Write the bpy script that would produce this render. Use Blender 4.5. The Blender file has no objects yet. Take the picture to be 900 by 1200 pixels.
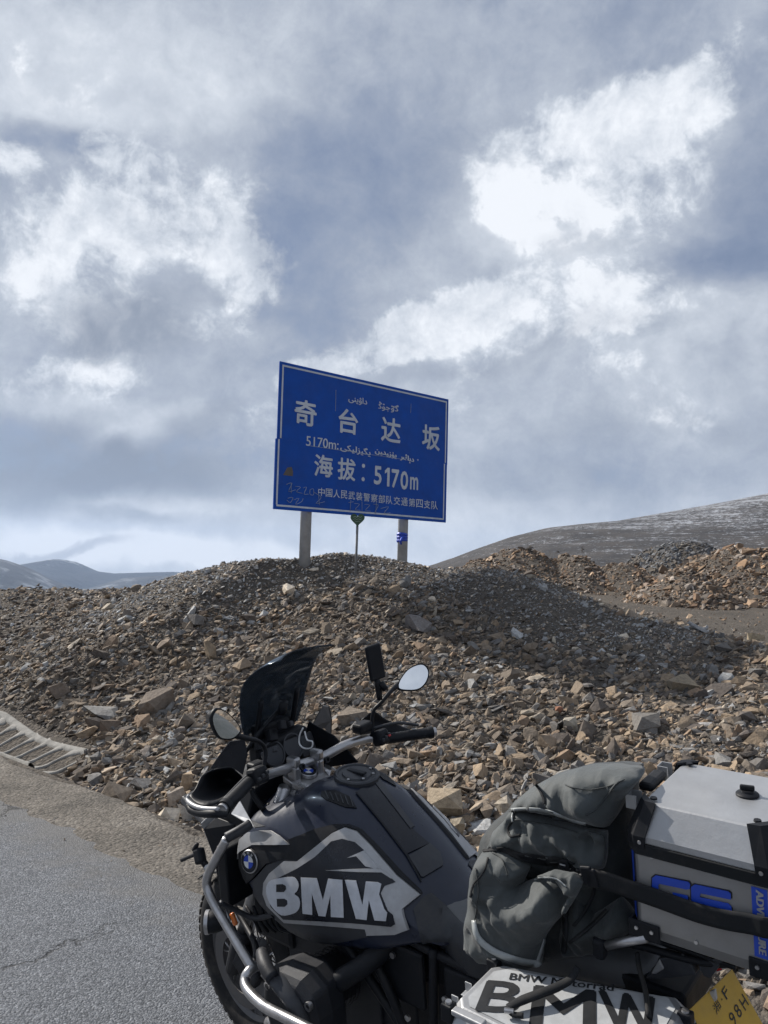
import bpy, bmesh, math, random
import numpy as np
from mathutils import Vector, Matrix, Euler, noise as mnoise

R = math.radians
scene = bpy.context.scene
COL = scene.collection
random.seed(7)

# ------------------------------------------------------------------ camera
CAM_H, FPX = 1.802, 902.0
PITCH, ROLL = R(4.04), R(1.43)
_f = Vector((0, math.cos(PITCH), math.sin(PITCH)))
_r0 = Vector((1, 0, 0)); _u0 = _r0.cross(_f)
CR = _r0 * math.cos(ROLL) + _u0 * math.sin(ROLL)
CU = -_r0 * math.sin(ROLL) + _u0 * math.cos(ROLL)
CF = _f
CAM = Vector((0, 0, CAM_H))
cd = bpy.data.cameras.new('camera')
cam = bpy.data.objects.new('camera', cd); COL.objects.link(cam)
cam.matrix_world = Matrix(((CR.x, CU.x, -CF.x, 0), (CR.y, CU.y, -CF.y, 0), (CR.z, CU.z, -CF.z, CAM_H), (0, 0, 0, 1)))
cd.sensor_fit = 'HORIZONTAL'; cd.sensor_width = 36.0
cd.lens = 36.0 * FPX / 900.0
cd.clip_start = 0.02; cd.clip_end = 60000
scene.camera = cam

def ray(u, v):
    """world direction of a point of the photograph (900 x 1200)"""
    return (CF + CR * ((u - 450) / FPX) - CU * ((v - 600) / FPX))
def at_depth(u, v, d):
    return CAM + ray(u, v) * d

# ------------------------------------------------------------------ light
SUN_AZ, SUN_EL = R(-54), R(36)          # azimuth measured from +Y towards +X
sd = Vector((math.sin(SUN_AZ) * math.cos(SUN_EL), math.cos(SUN_AZ) * math.cos(SUN_EL), math.sin(SUN_EL)))
sl = bpy.data.lights.new('sun', 'SUN'); sl.energy = 4.3; sl.angle = R(0.6); sl.color = (1.0, 0.94, 0.86)
so = bpy.data.objects.new('sun', sl); COL.objects.link(so)
so.rotation_euler = (-sd).to_track_quat('-Z', 'Y').to_euler()
so.location = (0, 0, 30)
scene.view_settings.view_transform = 'Standard'
scene.view_settings.look = 'None'
scene.view_settings.exposure = 0.66
scene.view_settings.gamma = 1.0
scene.cycles.volume_bounces = 0
scene.cycles.max_bounces = 5
scene.cycles.use_adaptive_sampling = True; scene.cycles.adaptive_threshold = .015

# ------------------------------------------------------------------ node helpers
class NT:
    def __init__(s, tree):
        s.t = tree; s.n = tree.nodes; s.l = tree.links; s.n.clear()
    def new(s, typ, **kw):
        n = s.n.new(typ)
        for k, v in kw.items():
            if k[0] == '_': n.inputs[k[1:].replace('__', ' ')].default_value = v
            else: setattr(n, k, v)
        return n
    def put(s, sock, val):
        if isinstance(val, bpy.types.NodeSocket): s.l.new(val, sock)
        elif val is not None:
            try: sock.default_value = val
            except Exception:
                sock.default_value = tuple(val) + (1,) if len(val) == 3 else val[:3]
    def math(s, op, a, b=None, c=None, clamp=False):
        n = s.new('ShaderNodeMath', operation=op, use_clamp=clamp)
        s.put(n.inputs[0], a)
        if b is not None: s.put(n.inputs[1], b)
        if c is not None: s.put(n.inputs[2], c)
        return n.outputs[0]
    def vmath(s, op, a, b=None, scale=None):
        n = s.new('ShaderNodeVectorMath', operation=op)
        s.put(n.inputs[0], a)
        if b is not None: s.put(n.inputs[1], b)
        if scale is not None: s.put(n.inputs['Scale'], scale)
        return n.outputs['Value' if op in ('DOT_PRODUCT', 'LENGTH') else 'Vector']
    def noise(s, vec, scale, detail=4, rough=.55, dist=0, out='Fac', lac=2.0):
        n = s.new('ShaderNodeTexNoise'); s.put(n.inputs['Vector'], vec)
        n.inputs['Scale'].default_value = scale; n.inputs['Detail'].default_value = detail
        n.inputs['Roughness'].default_value = rough; n.inputs['Distortion'].default_value = dist
        n.inputs['Lacunarity'].default_value = lac
        return n.outputs[0 if out == 'Fac' else 1]
    def voro(s, vec, scale, feature='F1', out=0, rnd=1.0):
        n = s.new('ShaderNodeTexVoronoi', feature=feature); s.put(n.inputs['Vector'], vec)
        n.inputs['Scale'].default_value = scale
        n.inputs['Randomness'].default_value = rnd
        return n.outputs[out]
    def ramp(s, fac, stops, interp='LINEAR'):
        n = s.new('ShaderNodeValToRGB'); s.put(n.inputs[0], fac); e = n.color_ramp
        e.interpolation = interp
        while len(e.elements) > 1: e.elements.remove(e.elements[-1])
        for i, (p, c) in enumerate(stops):
            el = e.elements[0] if i == 0 else e.elements.new(p)
            el.position = p
            if isinstance(c, (int, float)): c = (c, c, c)
            el.color = tuple(c) + (1,) if len(c) == 3 else c
        return n.outputs[0]
    def mix(s, fac, a, b, typ='MIX', clamp=False):
        n = s.new('ShaderNodeMix', data_type='RGBA', blend_type=typ)
        n.clamp_result = clamp
        s.put(n.inputs[0], fac); s.put(n.inputs[6], a); s.put(n.inputs[7], b)
        return n.outputs[2]
    def maprange(s, v, a, b, c=0, d=1, smooth=False):
        n = s.new('ShaderNodeMapRange', interpolation_type='SMOOTHSTEP' if smooth else 'LINEAR')
        s.put(n.inputs[0], v)
        for i, x in enumerate((a, b, c, d)): s.put(n.inputs[i + 1], x)
        return n.outputs[0]
    def pos(s):
        return s.new('ShaderNodeNewGeometry').outputs['Position']
    def objc(s):
        return s.new('ShaderNodeTexCoord').outputs['Object']
    def mapping(s, vec, loc=(0,0,0), rot=(0,0,0), scale=(1,1,1), typ='POINT'):
        n = s.new('ShaderNodeMapping', vector_type=typ); s.put(n.inputs[0], vec)
        n.inputs[1].default_value = loc; n.inputs[2].default_value = rot; n.inputs[3].default_value = scale
        return n.outputs[0]
    def bump(s, h, strength=.5, dist=.01, normal=None):
        n = s.new('ShaderNodeBump'); s.put(n.inputs['Height'], h)
        n.inputs['Strength'].default_value = strength; n.inputs['Distance'].default_value = dist
        if normal is not None: s.put(n.inputs['Normal'], normal)
        return n.outputs[0]
    def out(s, shader, vol=False):
        o = s.new('ShaderNodeOutputMaterial'); s.l.new(shader, o.inputs['Volume' if vol else 'Surface'])

def new_mat(name):
    m = bpy.data.materials.new(name); m.use_nodes = True
    return m, NT(m.node_tree)

def principled(t, color=(.5,.5,.5), rough=.5, metal=0.0, normal=None, spec=.5, coat=0, coat_rough=.1, sheen=0, trans=0, alpha=None, ior=None):
    p = t.new('ShaderNodeBsdfPrincipled')
    t.put(p.inputs['Base Color'], color); t.put(p.inputs['Roughness'], rough); t.put(p.inputs['Metallic'], metal)
    if normal is not None: t.put(p.inputs['Normal'], normal)
    p.inputs['Specular IOR Level'].default_value = spec
    p.inputs['Coat Weight'].default_value = coat; p.inputs['Coat Roughness'].default_value = coat_rough
    if sheen: p.inputs['Sheen Weight'].default_value = sheen
    if trans: p.inputs['Transmission Weight'].default_value = trans
    if ior: p.inputs['IOR'].default_value = ior
    if alpha is not None: t.put(p.inputs['Alpha'], alpha)
    t.out(p.outputs[0]); return p

# ------------------------------------------------------------------ sky
w = bpy.data.worlds.new('World'); scene.world = w; w.use_nodes = True
t = NT(w.node_tree)
sky = t.new('ShaderNodeTexSky', sky_type='NISHITA'); sky.sun_disc = False
sky.sun_elevation = SUN_EL; sky.sun_rotation = SUN_AZ % (2 * math.pi); sky.altitude = 5100; sky.air_density = 1.0; sky.dust_density = 1.0
d0 = t.new('ShaderNodeTexCoord').outputs['Generated']
def warp(v, sc, amp, det=3):
    n = t.noise(v, sc, det, .6, out='C')
    return t.vmath('ADD', v, t.vmath('SCALE', t.vmath('SUBTRACT', n, (.5, .5, .5)), scale=amp))
dS = warp(d0, 3.0, .16, 5)
dC = warp(warp(d0, 5.0, .12, 2), 16.0, .05, 7)
def blob(src, u, v, ru, rv, ang=0):
    """ellipsoidal cloud mass seen in the direction of (u, v); radii in photo pixels"""
    c = ray(u, v); k = c.length; c.normalize()
    rx = (CR - c * CR.dot(c)).normalized(); uy = c.cross(rx) * -1
    a = R(ang)
    X = rx * math.cos(a) + uy * math.sin(a); Z = c; Y = Z.cross(X)
    M = Matrix((X, Y, Z)).transposed()
    m = t.mapping(src, tuple(c), tuple(M.to_euler()), (ru / FPX / k, rv / FPX / k, .9), 'TEXTURE')
    g = t.new('ShaderNodeTexGradient', gradient_type='SPHERICAL'); t.l.new(m, g.inputs[0])
    return g.outputs['Fac']
def layer(src, start, items, lo=0.0, hi=.75):
    acc = start
    for (u, v, ru, rv, ang, amp) in items:
        b = t.maprange(blob(src, u, v, ru, rv, ang), lo, hi, 0, amp, True)
        acc = t.math('ADD', acc, b)
    return acc
def bil(scale, src):
    n = t.new('ShaderNodeTexVoronoi', feature='SMOOTH_F1'); t.l.new(src, n.inputs['Vector']); n.inputs['Scale'].default_value = scale; n.inputs['Smoothness'].default_value = .35
    return t.math('SUBTRACT', .55, n.outputs[0])
n1 = t.noise(t.mapping(dS, scale=(1, 1, 1.6)), 2.4, 8, .58, .2)
n2 = t.noise(t.mapping(dS, scale=(1, 1, 1.5)), 6.0, 10, .62, .4)
n3 = t.noise(dC, 15.0, 10, .62)
n4 = t.noise(dC, 42.0, 8, .6)
dB = warp(warp(d0, 5.0, .09, 3), 20.0, .035, 6)
n5 = t.noise(dB, 9.0, 15, .64)
n6 = t.noise(warp(d0, 9.0, .05, 4), 30.0, 12, .68)
puff = t.math('ADD', t.math('ADD', bil(11, dB), t.math('MULTIPLY', bil(25, dB), .6)), t.math('MULTIPLY', bil(60, dB), .35))
soft = t.math('MULTIPLY_ADD', t.math('SUBTRACT', n1, .5), .40, .53)
soft = t.math('MULTIPLY_ADD', t.math('SUBTRACT', n2, .5), .46, soft)
soft = t.math('MULTIPLY_ADD', t.math('SUBTRACT', n6, .5), .30, t.math('MULTIPLY_ADD', t.math('SUBTRACT', n3, .5), .30, soft))
soft = layer(dS, soft, [
    (110, 90, 320, 110, 0, .20), (330, 20, 240, 90, 0, .06), (830, 30, 260, 110, 0, -.12), (520, 60, 200, 110, 0, -.06),
    (430, 220, 190, 120, 25, -.24), (345, 350, 80, 130, 0, -.20), (60, 165, 130, 26, 0, -.20), (330, 170, 120, 60, 0, -.10),
    (895, 220, 90, 150, 0, -.22), (840, 300, 110, 50, -10, -.16),
    (20, 540, 230, 60, 0, -.22), (250, 540, 150, 70, 0, -.10), (290, 440, 60, 60, 0, -.08),
    (120, 475, 190, 30, 0, .12), (190, 645, 260, 34, 0, .34), (250, 585, 90, 20, 0, .14), (600, 615, 170, 50, 0, .12),
    (700, 440, 320, 130, 0, .10), (860, 350, 120, 50, 20, .16), (700, 550, 260, 60, 0, -.05), (450, 600, 200, 40, 0, .08),
    (650, 260, 170, 90, -20, .22), (30, 290, 120, 90, 0, .10), (560, 500, 120, 40, 0, .04)])
crisp = layer(dB, t.math('ADD', t.math('MULTIPLY', puff, .30), t.math('ADD', t.math('MULTIPLY', t.math('SUBTRACT', n5, .5), 2.3), t.math('MULTIPLY', t.math('SUBTRACT', n6, .5), .7))), [
    (690, 190, 190, 110, 20, .60), (585, 190, 70, 80, 0, .5), (790, 120, 110, 66, 30, .55), (690, 290, 170, 80, -10, .34),
    (195, 250, 140, 85, 0, .75), (280, 310, 90, 60, 0, .6), (90, 310, 170, 120, 0, .62), (20, 200, 60, 40, 0, .55), (130, 185, 50, 26, 0, .5), (30, 300, 110, 110, 0, .3), (290, 380, 90, 50, 0, .4), (150, 400, 160, 70, 0, .45),
    (440, 405, 160, 50, 22, .8), (530, 370, 130, 52, 20, .7), (650, 372, 170, 60, 0, .5), (560, 425, 60, 30, 0, .4), (780, 355, 180, 60, 10, .42),
    (70, 450, 190, 40, 0, .3), (640, 470, 200, 90, 0, .22), (840, 470, 120, 50, 10, .3), (260, 600, 140, 34, 0, .3), (560, 620, 110, 28, 15, .3), (100, 660, 160, 26, 0, .4), (80, 80, 260, 110, 0, .2)], 0.0, .7)
# loose broken cloud everywhere else
mask = t.maprange(t.math('ADD', crisp, t.math('MULTIPLY', t.math('SUBTRACT', n1, .60), 1.1)), .26, .80, 0, 1, True)
lit = t.math('MULTIPLY_ADD', n6, .9, t.math('MULTIPLY_ADD', n5, .9, -.02))
L = t.math('ADD', soft, t.math('MULTIPLY', t.math('MULTIPLY', mask, lit), .33))
K = layer(dC, t.math('MULTIPLY', t.math('SUBTRACT', n5, .5), .38), [(140, 385, 120, 62, 5, -.34), (90, 400, 60, 40, 0, -.10), (30, 545, 230, 60, -4, -.34), (190, 555, 130, 44, -8, -.26), (60, 500, 120, 24, 6, -.16), (150, 602, 80, 16, -12, -.20), (60, 634, 100, 12, 0, -.26), (240, 500, 80, 30, 10, -.16),
    (600, 425, 120, 26, 5, -.12), (700, 400, 150, 26, 5, -.10), (750, 500, 200, 30, 0, -.10), (640, 560, 150, 30, 0, -.10), (700, 300, 90, 24, 0, -.08), (230, 340, 60, 26, 0, -.14), (480, 440, 90, 24, 10, -.12)])
elev = t.vmath('DOT_PRODUCT', d0, (0, 0, 1))
L = t.math('ADD', L, t.maprange(elev, .12, .0, 0, .26, True))
L = t.math('MULTIPLY_ADD', t.math('SUBTRACT', L, .55), 1.08, .56)
ccol = t.ramp(L, [(0, (.155, .195, .28)), (.2, (.215, .262, .36)), (.4, (.305, .352, .445)), (.58, (.425, .47, .55)), (.78, (.585, .63, .70)), (1.0, (.83, .86, .91))])
ccol = t.mix(t.math('MULTIPLY', K, -2.3, clamp=True), ccol, (.235, .275, .35))
ccol10 = t.vmath('SCALE', ccol, scale=7.0)
cover = t.maprange(L, .05, .45, .78, 1.0)
skyc = t.mix(cover, sky.outputs[0], ccol10)
bg = t.new('ShaderNodeBackground'); t.l.new(skyc, bg.inputs[0]); bg.inputs[1].default_value = 0.1
o = t.new('ShaderNodeOutputWorld'); t.l.new(bg.outputs[0], o.inputs[0])

# ------------------------------------------------------------------ object helpers
def link(name, me, mat=None, parent=None, label=None, cat=None, kind=None, group=None):
    ob = bpy.data.objects.new(name, me); COL.objects.link(ob)
    if mat is not None and me is not None:
        for m in (mat if isinstance(mat, (list, tuple)) else [mat]): me.materials.append(m)
    if parent is not None: ob.parent = parent
    if label: ob['label'] = label
    if cat: ob['category'] = cat
    if kind: ob['kind'] = kind
    if group: ob['group'] = group
    return ob
def mesh_np(name, verts, faces, smooth=False):
    """verts (n,3), faces (m,k) uniform"""
    verts = np.asarray(verts, np.float32); faces = np.asarray(faces, np.int32)
    me = bpy.data.meshes.new(name); n, k = faces.shape
    me.vertices.add(len(verts)); me.vertices.foreach_set('co', verts.ravel())
    me.loops.add(n * k); me.loops.foreach_set('vertex_index', faces.ravel())
    me.polygons.add(n); me.polygons.foreach_set('loop_start', np.arange(n, dtype=np.int32) * k)
    me.polygons.foreach_set('use_smooth', np.full(n, smooth, bool))
    me.update(calc_edges=True); return me

# ------------------------------------------------------------------ terrain
TD = np.array([-.774, .633]); ND = np.array([.633, .774])       # along the road, away from the road
EDGE_A, EDGE_S = 2.80, 3.32                                      # asphalt edge, shoulder lip
A_T = np.array([-40., 0, 2.46, 3.45, 4.7, 5.6, 6.4, 7.3, 7.9, 8.9, 9.66, 10.6, 11.8, 13.0, 14.3, 16, 20, 40])
O_T = np.array([11., 11, 10.9, 10.6, 10.4, 10.4, 10.3, 10.0, 9.7, 8.0, 7.6, 7.3, 6.9, 6.6, 6.4, 6.4, 6.6, 7])
Z_T = np.array([.6, .75, .84, .98, 1.24, 1.50, 1.70, 1.84, 1.86, 1.89, 1.74, 1.44, 1.24, 1.18, 1.15, 1.12, 1.0, .8])
def vnoise(x, y, s, seed=0):
    """cheap smooth value noise, vectorised"""
    x = x / s + seed * 17.3; y = y / s + seed * 9.1
    xi = np.floor(x); yi = np.floor(y); fx = x - xi; fy = y - yi
    fx = fx * fx * (3 - 2 * fx); fy = fy * fy * (3 - 2 * fy)
    def h(a, b):
        q = np.sin(a * 127.1 + b * 311.7 + seed * 3.1) * 43758.5453
        return q - np.floor(q)
    return (h(xi, yi) * (1 - fx) + h(xi + 1, yi) * fx) * (1 - fy) + (h(xi, yi + 1) * (1 - fx) + h(xi + 1, yi + 1) * fx) * fy - .5
def sst(x): x = np.clip(x, 0, 1); return x * x * (3 - 2 * x)
MOUNDS = []   # (x, y, rx, ry, height, cap power)
def mound(u, depth, wpx, top_v, ry, p=1.0, base=.1):
    x = (u - 450) / FPX * depth; hz = 664.6 + .025 * (u - 450)
    z = CAM_H + (hz - top_v) / FPX * depth
    MOUNDS.append((x, depth, wpx / FPX * depth, ry, z - base, p))
mound(610, 66, 70, 643, 7); mound(672, 64, 40, 648, 6); mound(727, 62, 46, 660, 6); mound(565, 60, 40, 655, 6)
mound(880, 47, 100, 642, 6.5); mound(800, 43, 48, 668, 4); mound(835, 52, 60, 648, 5)
mound(800, 105, 75, 630, 12, .8, .5)
def height(x, y):
    x = np.asarray(x, float); y = np.asarray(y, float)
    a = x * TD[0] + y * TD[1]; o = x * ND[0] + y * ND[1]
    Oc = np.interp(a, A_T, O_T); Zc = np.interp(a, A_T, Z_T)
    Zc = Zc + .10 * vnoise(x, y, .9, 3)
    o0 = 3.85
    tt = np.clip((o - o0) / (Oc - o0), 0, 1)
    z = -.22 + (Zc + .22) * (tt ** .92)
    rr_ = np.hypot(x, y); azd = np.degrees(np.arctan2(x, y))
    fall = (1 - sst((azd - 1) / 7)) * (azd > -110) * sst((azd + 110) / 30)
    plat = .10 + .12 * vnoise(x, y, 14, 5) - np.clip((rr_ - 24) * .065, 0, 420) * fall 
    back = sst((o - Oc - .8) / 5.0)
    z = np.where(o > Oc, z * (1 - back) + plat * back, z)
    z = z + np.where(o > o0, .16 * vnoise(x, y, 1.3, 1) + .07 * vnoise(x, y, .5, 2), 0) * np.clip((o - o0) / .7, 0, 1)
    ditch = -.22 * sst((o - EDGE_S) / .42)
    z = np.where(o < o0, ditch, z)
    z = np.where(o < EDGE_S, 0.0, z)
    # far verge of the road, behind the camera
    z = np.where(o < -5.2, -.12 * sst((-5.2 - o) / .8) + .25 * vnoise(x, y, 5, 8) * sst((-5.2 - o) / 4), z)
    for (mx, my, rx, ry, h, p) in MOUNDS:
        q = ((x - mx) / rx) ** 2 + ((y - my) / ry) ** 2
        g = np.clip(1 - np.sqrt(q) / 1.25, 0, 1)
        m = h * np.minimum(1.0, (g * 1.25) ** p) * (1 - .12 * np.exp(-q * 4))
        m = m * (1 + .18 * vnoise(x, y, 3.0, 4))
        z = np.where(q < 2.6, np.maximum(z, m + .1 * (m > 0)), z)
    return z
def polar(r_list, az_list):
    r, a = np.meshgrid(r_list, az_list, indexing='ij')
    return r * np.sin(a), r * np.cos(a)
rl = np.concatenate([[.01], np.geomspace(.6, 3.5, 14), np.linspace(3.6, 17, 230), np.geomspace(17.1, 140, 190), np.geomspace(145, 11900, 48)])
az = np.concatenate([np.linspace(-180, -62, 24)[:-1], np.linspace(-62, -36, 30)[:-1], np.linspace(-36, 36, 330), np.linspace(36, 62, 30)[1:], np.linspace(62, 180, 24)[1:]])
X, Y = polar(rl, np.radians(az)); Z = height(X, Y)
o_ = X * ND[0] + Y * ND[1]
Z = np.where((o_ < EDGE_S - .02) & (o_ > -5.3), -.03, Z)
nr, na = X.shape
idx = np.arange(nr * na).reshape(nr, na)
F = np.stack([idx[:-1, :-1], idx[:-1, 1:], idx[1:, 1:], idx[1:, :-1]], -1).reshape(-1, 4)[:, ::-1]
gme = mesh_np('ground', np.stack([X, Y, Z], -1).reshape(-1, 3), F, True)

# ground: stony grit; brown on the heaps, greyer on the flats
M_GROUND, t = new_mat('stony grit')
p = t.pos()
big = t.noise(p, .35, 5, .6); med = t.noise(p, 3.0, 6, .65); fine = t.noise(p, 38, 6, .75)
cells = t.voro(p, 22); cellc = t.voro(p, 22, out=1); cells2 = t.voro(p, 60)
c = t.ramp(t.math('ADD', t.math('MULTIPLY', big, .5), t.math('MULTIPLY', med, .5)), [(.30, (.045, .042, .040)), (.5, (.082, .075, .068)), (.66, (.13, .115, .10)), (.8, (.105, .107, .11))])  # darkened base: the shade between the stones is put into the colour
c = t.mix(.55, c, t.ramp(t.vmath('DOT_PRODUCT', cellc, (.4, .4, .2)), [(0, (.05, .045, .04)), (.5, (.11, .095, .08)), (1, (.22, .19, .155))]), 'MIX')
c = t.mix(.5, c, t.ramp(fine, [(.3, .35), (.7, 1.5)]), 'MULTIPLY')
h = t.math('ADD', t.math('MULTIPLY', cells, -1.0), t.math('ADD', t.math('MULTIPLY', cells2, -.35), t.math('MULTIPLY', fine, .5)))
principled(t, c, .95, normal=t.bump(h, 1.0, .03), spec=.15)
ground = link('ground', gme, M_GROUND, kind='structure')
ground['label'] = 'stony ground rising into heaps of broken rock beside the road'

def strip(o1, o2, a1, a2, na_, no_, zf):
    aa = np.linspace(a1, a2, na_); oo = np.linspace(o1, o2, no_)
    A, O = np.meshgrid(aa, oo, indexing='ij')
    return A, O
# asphalt road
M_ASPH, t = new_mat('worn asphalt')
p = t.pos()
g1 = t.noise(p, 120, 5, .8); g2 = t.voro(p, 120); g2c = t.voro(p, 120, out=1); stain = t.noise(p, .9, 6, .6); st2 = t.noise(p, 6, 5, .6)
c = t.ramp(t.vmath('DOT_PRODUCT', g2c, (.4, .3, .3)), [(.1, (.064, .071, .083)), (.5, (.140, .151, .170)), (.85, (.26, .275, .30))])
c = t.mix(.75, c, t.ramp(g1, [(.32, .30), (.5, .85), (.72, 1.7)]), 'MULTIPLY')
c = t.mix(.7, c, t.ramp(t.math('ADD', t.math('MULTIPLY', stain, .6), t.math('MULTIPLY', st2, .4)), [(.3, .72), (.5, 1.0), (.7, 1.25)]), 'MULTIPLY')
# dusty towards the shoulder
off = t.vmath('DOT_PRODUCT', p, (ND[0], ND[1], 0))
dust = t.maprange(t.math('ADD', off, t.math('MULTIPLY', t.math('SUBTRACT', t.noise(p, 4, 6, .7), .5), 1.1)), 2.25, 2.75, 0, .55, True)
c = t.mix(dust, c, (.155, .148, .138))
# hairline cracks
wv = t.vmath('ADD', p, t.vmath('SCALE', t.noise(p, 2.2, 6, .7, out='C'), scale=.75))
ck = t.voro(wv, .62, 'DISTANCE_TO_EDGE')
crack = t.maprange(ck, .0, .011, 1, 0)
crack = t.math('MULTIPLY', crack, t.maprange(t.noise(p, 1.1, 3), .42, .54))
c = t.mix(t.math('MULTIPLY', crack, .75), c, (.022, .022, .022))
h = t.math('ADD', t.math('MULTIPLY', g2, -1.2), t.math('ADD', t.math('MULTIPLY', g1, .8), t.math('MULTIPLY', crack, -2.0)))
principled(t, c, .85, normal=t.bump(h, 1.0, .008), spec=.35)
nA, nO = 700, 34
aa = np.concatenate([np.linspace(-300, -8, 60)[:-1], np.linspace(-8, 18, 420), np.linspace(18, 400, 60)[1:]])
oo = np.concatenate([np.linspace(-5.2, 1.8, 8)[:-1], np.linspace(1.8, 1.0, 2)[:0], np.linspace(1.8, EDGE_A, 12)])
A, O = np.meshgrid(aa, oo, indexing='ij')
edge = np.where(O >= EDGE_A - 1e-6, .16 * vnoise(A, A * 0, .45, 11) + .10 * vnoise(A, A * 0, .13, 12), 0)
O2 = O + edge
V = np.stack([A * TD[0] + O2 * ND[0], A * TD[1] + O2 * ND[1], np.where(O >= EDGE_A - 1e-6, -.006, .004) + 0 * A], -1)
idx = np.arange(A.size).reshape(A.shape)
F = np.stack([idx[:-1, :-1], idx[:-1, 1:], idx[1:, 1:], idx[1:, :-1]], -1).reshape(-1, 4)
link('road', mesh_np('road', V.reshape(-1, 3), F, True), M_ASPH, kind='structure')['label'] = 'weathered grey asphalt road'
# dirt shoulder with a broken lip
M_SHO, t = new_mat('shoulder grit')
p = t.pos()
g1 = t.noise(p, 60, 6, .8); g2 = t.voro(p, 48); g2c = t.voro(p, 48, out=1); st = t.noise(p, 1.6, 6, .65)
c = t.ramp(st, [(.3, (.10, .092, .082)), (.5, (.158, .143, .125)), (.7, (.20, .185, .165))])
c = t.mix(.6, c, t.ramp(t.vmath('DOT_PRODUCT', g2c, (.4, .3, .3)), [(.1, .45), (.5, .95), (.9, 1.8)]), 'MULTIPLY')
c = t.mix(.5, c, t.ramp(g1, [(.3, .4), (.7, 1.6)]), 'MULTIPLY')
principled(t, c, .95, normal=t.bump(t.math('ADD', t.math('MULTIPLY', g2, -1), t.math('MULTIPLY', g1, .8)), 1.0, .014), spec=.2)
oo = np.array([2.45, 2.65, 2.82, 2.95, 3.1, 3.2, 3.27, EDGE_S, EDGE_S + .03, EDGE_S + .06, EDGE_S + .2])
A, O = np.meshgrid(aa, oo, indexing='ij')
lip = .09 * vnoise(A, A * 0, .5, 21) + .05 * vnoise(A, A * 0, .14, 22)
O2 = np.where(O > 3.15, O + lip, O)
zz = np.interp(O, oo, [-.006, -.004, .0, .004, .006, .014, .014, .004, -.07, -.14, -.26]) + np.where((O > 2.7) & (O < 3.3), .012 * vnoise(A, O, .12, 23), 0)
V = np.stack([A * TD[0] + O2 * ND[0], A * TD[1] + O2 * ND[1], zz], -1)
idx = np.arange(A.size).reshape(A.shape)
F = np.stack([idx[:-1, :-1], idx[:-1, 1:], idx[1:, 1:], idx[1:, :-1]], -1).reshape(-1, 4)
link('road_shoulder', mesh_np('road_shoulder', V.reshape(-1, 3), F, True), M_SHO, kind='structure')['label'] = 'strip of brown dirt and grit along the asphalt edge'

# ------------------------------------------------------------------ far land
M_HILL, t = new_mat('bare hill with thin snow')
p = t.pos()
zz = t.vmath('DOT_PRODUCT', p, (0, 0, 1))
wz = t.math('ADD', zz, t.math('MULTIPLY', t.noise(p, .012, 6, .6), 26))
band = t.noise(t.mapping(p, scale=(.0045, .0045, .16)), 1.0, 6, .72, .6)
band2 = t.noise(t.mapping(p, scale=(.03, .03, .55)), 1.0, 5, .7)
patch = t.noise(p, .009, 6, .6)
sn = t.math('ADD', t.math('MULTIPLY', band, .9), t.math('ADD', t.math('MULTIPLY', band2, .75), t.math('MULTIPLY', patch, .55)))
fine_ = t.noise(t.mapping(p, scale=(.12, .12, .35)), 1.0, 6, .8)
sn = t.math('ADD', sn, t.math('MULTIPLY', t.math('SUBTRACT', fine_, .5), .9))
hgt = t.maprange(zz, 5, 120, -.06, .075)
spk = t.noise(p, .16, 3, .9)
sn = t.math('ADD', t.math('MULTIPLY', sn, .62), t.math('MULTIPLY', spk, .85))
right_ = t.maprange(t.vmath('DOT_PRODUCT', p, (1, 0, 0)), 100, 650, -.04, .04)
snow = t.maprange(t.math('ADD', t.math('ADD', sn, hgt), right_), 1.13, 1.27, 0, .62)
rock = t.ramp(t.noise(p, .03, 8, .7), [(.3, (.032, .030, .031)), (.5, (.058, .053, .050)), (.7, (.085, .074, .067))])
c = t.mix(snow, rock, (.50, .53, .58))
principled(t, c, .9, normal=t.bump(t.noise(p, .08, 8, .75), .9, 5.0), spec=.2)
def ridge(name, skyline, depth_f, thick, mat, rough, seed, label, base_z=-20, n=260, m=60):
    us = np.linspace(skyline[0][0], skyline[-1][0], n)
    vs = np.interp(us, [s[0] for s in skyline], [s[1] for s in skyline])
    V = []
    for j in range(m):
        k = j / (m - 1)                       # 0 = foot, 1/2.. = crest, then the far side
        d = depth_f - thick * (1 - k * 2) if k <= .5 else depth_f + thick * (k - .5) * 2
        prof = sst(np.array(min(1, k * 2))) ** 1.0 if k <= .5 else 1 - sst(np.array((k - .5) * 2))
        x = (us - 450) / FPX * depth_f * (d / depth_f) ** .15
        hz = 664.6 + .025 * (us - 450)
        top = CAM_H + (hz - vs) / FPX * depth_f
        z = base_z + (top - base_z) * prof
        z = z + rough * prof * (1 - prof) * 4 * .25 * (vnoise(x, x * 0 + d, thick * .25, seed) * 1.6 + vnoise(x, x * 0 + d, thick * .08, seed + 1) * .8)
        V.append(np.stack([x, np.full_like(x, d), z], -1))
    V = np.array(V); idx = np.arange(n * m).reshape(m, n)
    F = np.stack([idx[:-1, :-1], idx[:-1, 1:], idx[1:, 1:], idx[1:, :-1]], -1).reshape(-1, 4)
    ob = link(name, mesh_np(name, V.reshape(-1, 3), F, True), mat, kind='structure'); ob['label'] = label
    return ob
ridge('hill', [(380, 690), (470, 676), (520, 660), (560, 644), (600, 630), (640, 620), (680, 615.5), (720, 612), (760, 605), (800, 598), (850, 589), (900, 579), (1000, 560), (1200, 540), (1500, 560), (1800, 640)], 1250, 650, M_HILL, 26, 31, 'long bare hill streaked with thin snow', -8)
ridge('hill', [(620, 690), (700, 672), (770, 655), (840, 640), (900, 628), (1000, 610), (1200, 600), (1500, 660)], 700, 250, M_HILL, 14, 35, 'lower dark shoulder of the snow streaked hill', -6)
M_MT, t = new_mat('snowy far mountain')
p = t.pos()
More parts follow.
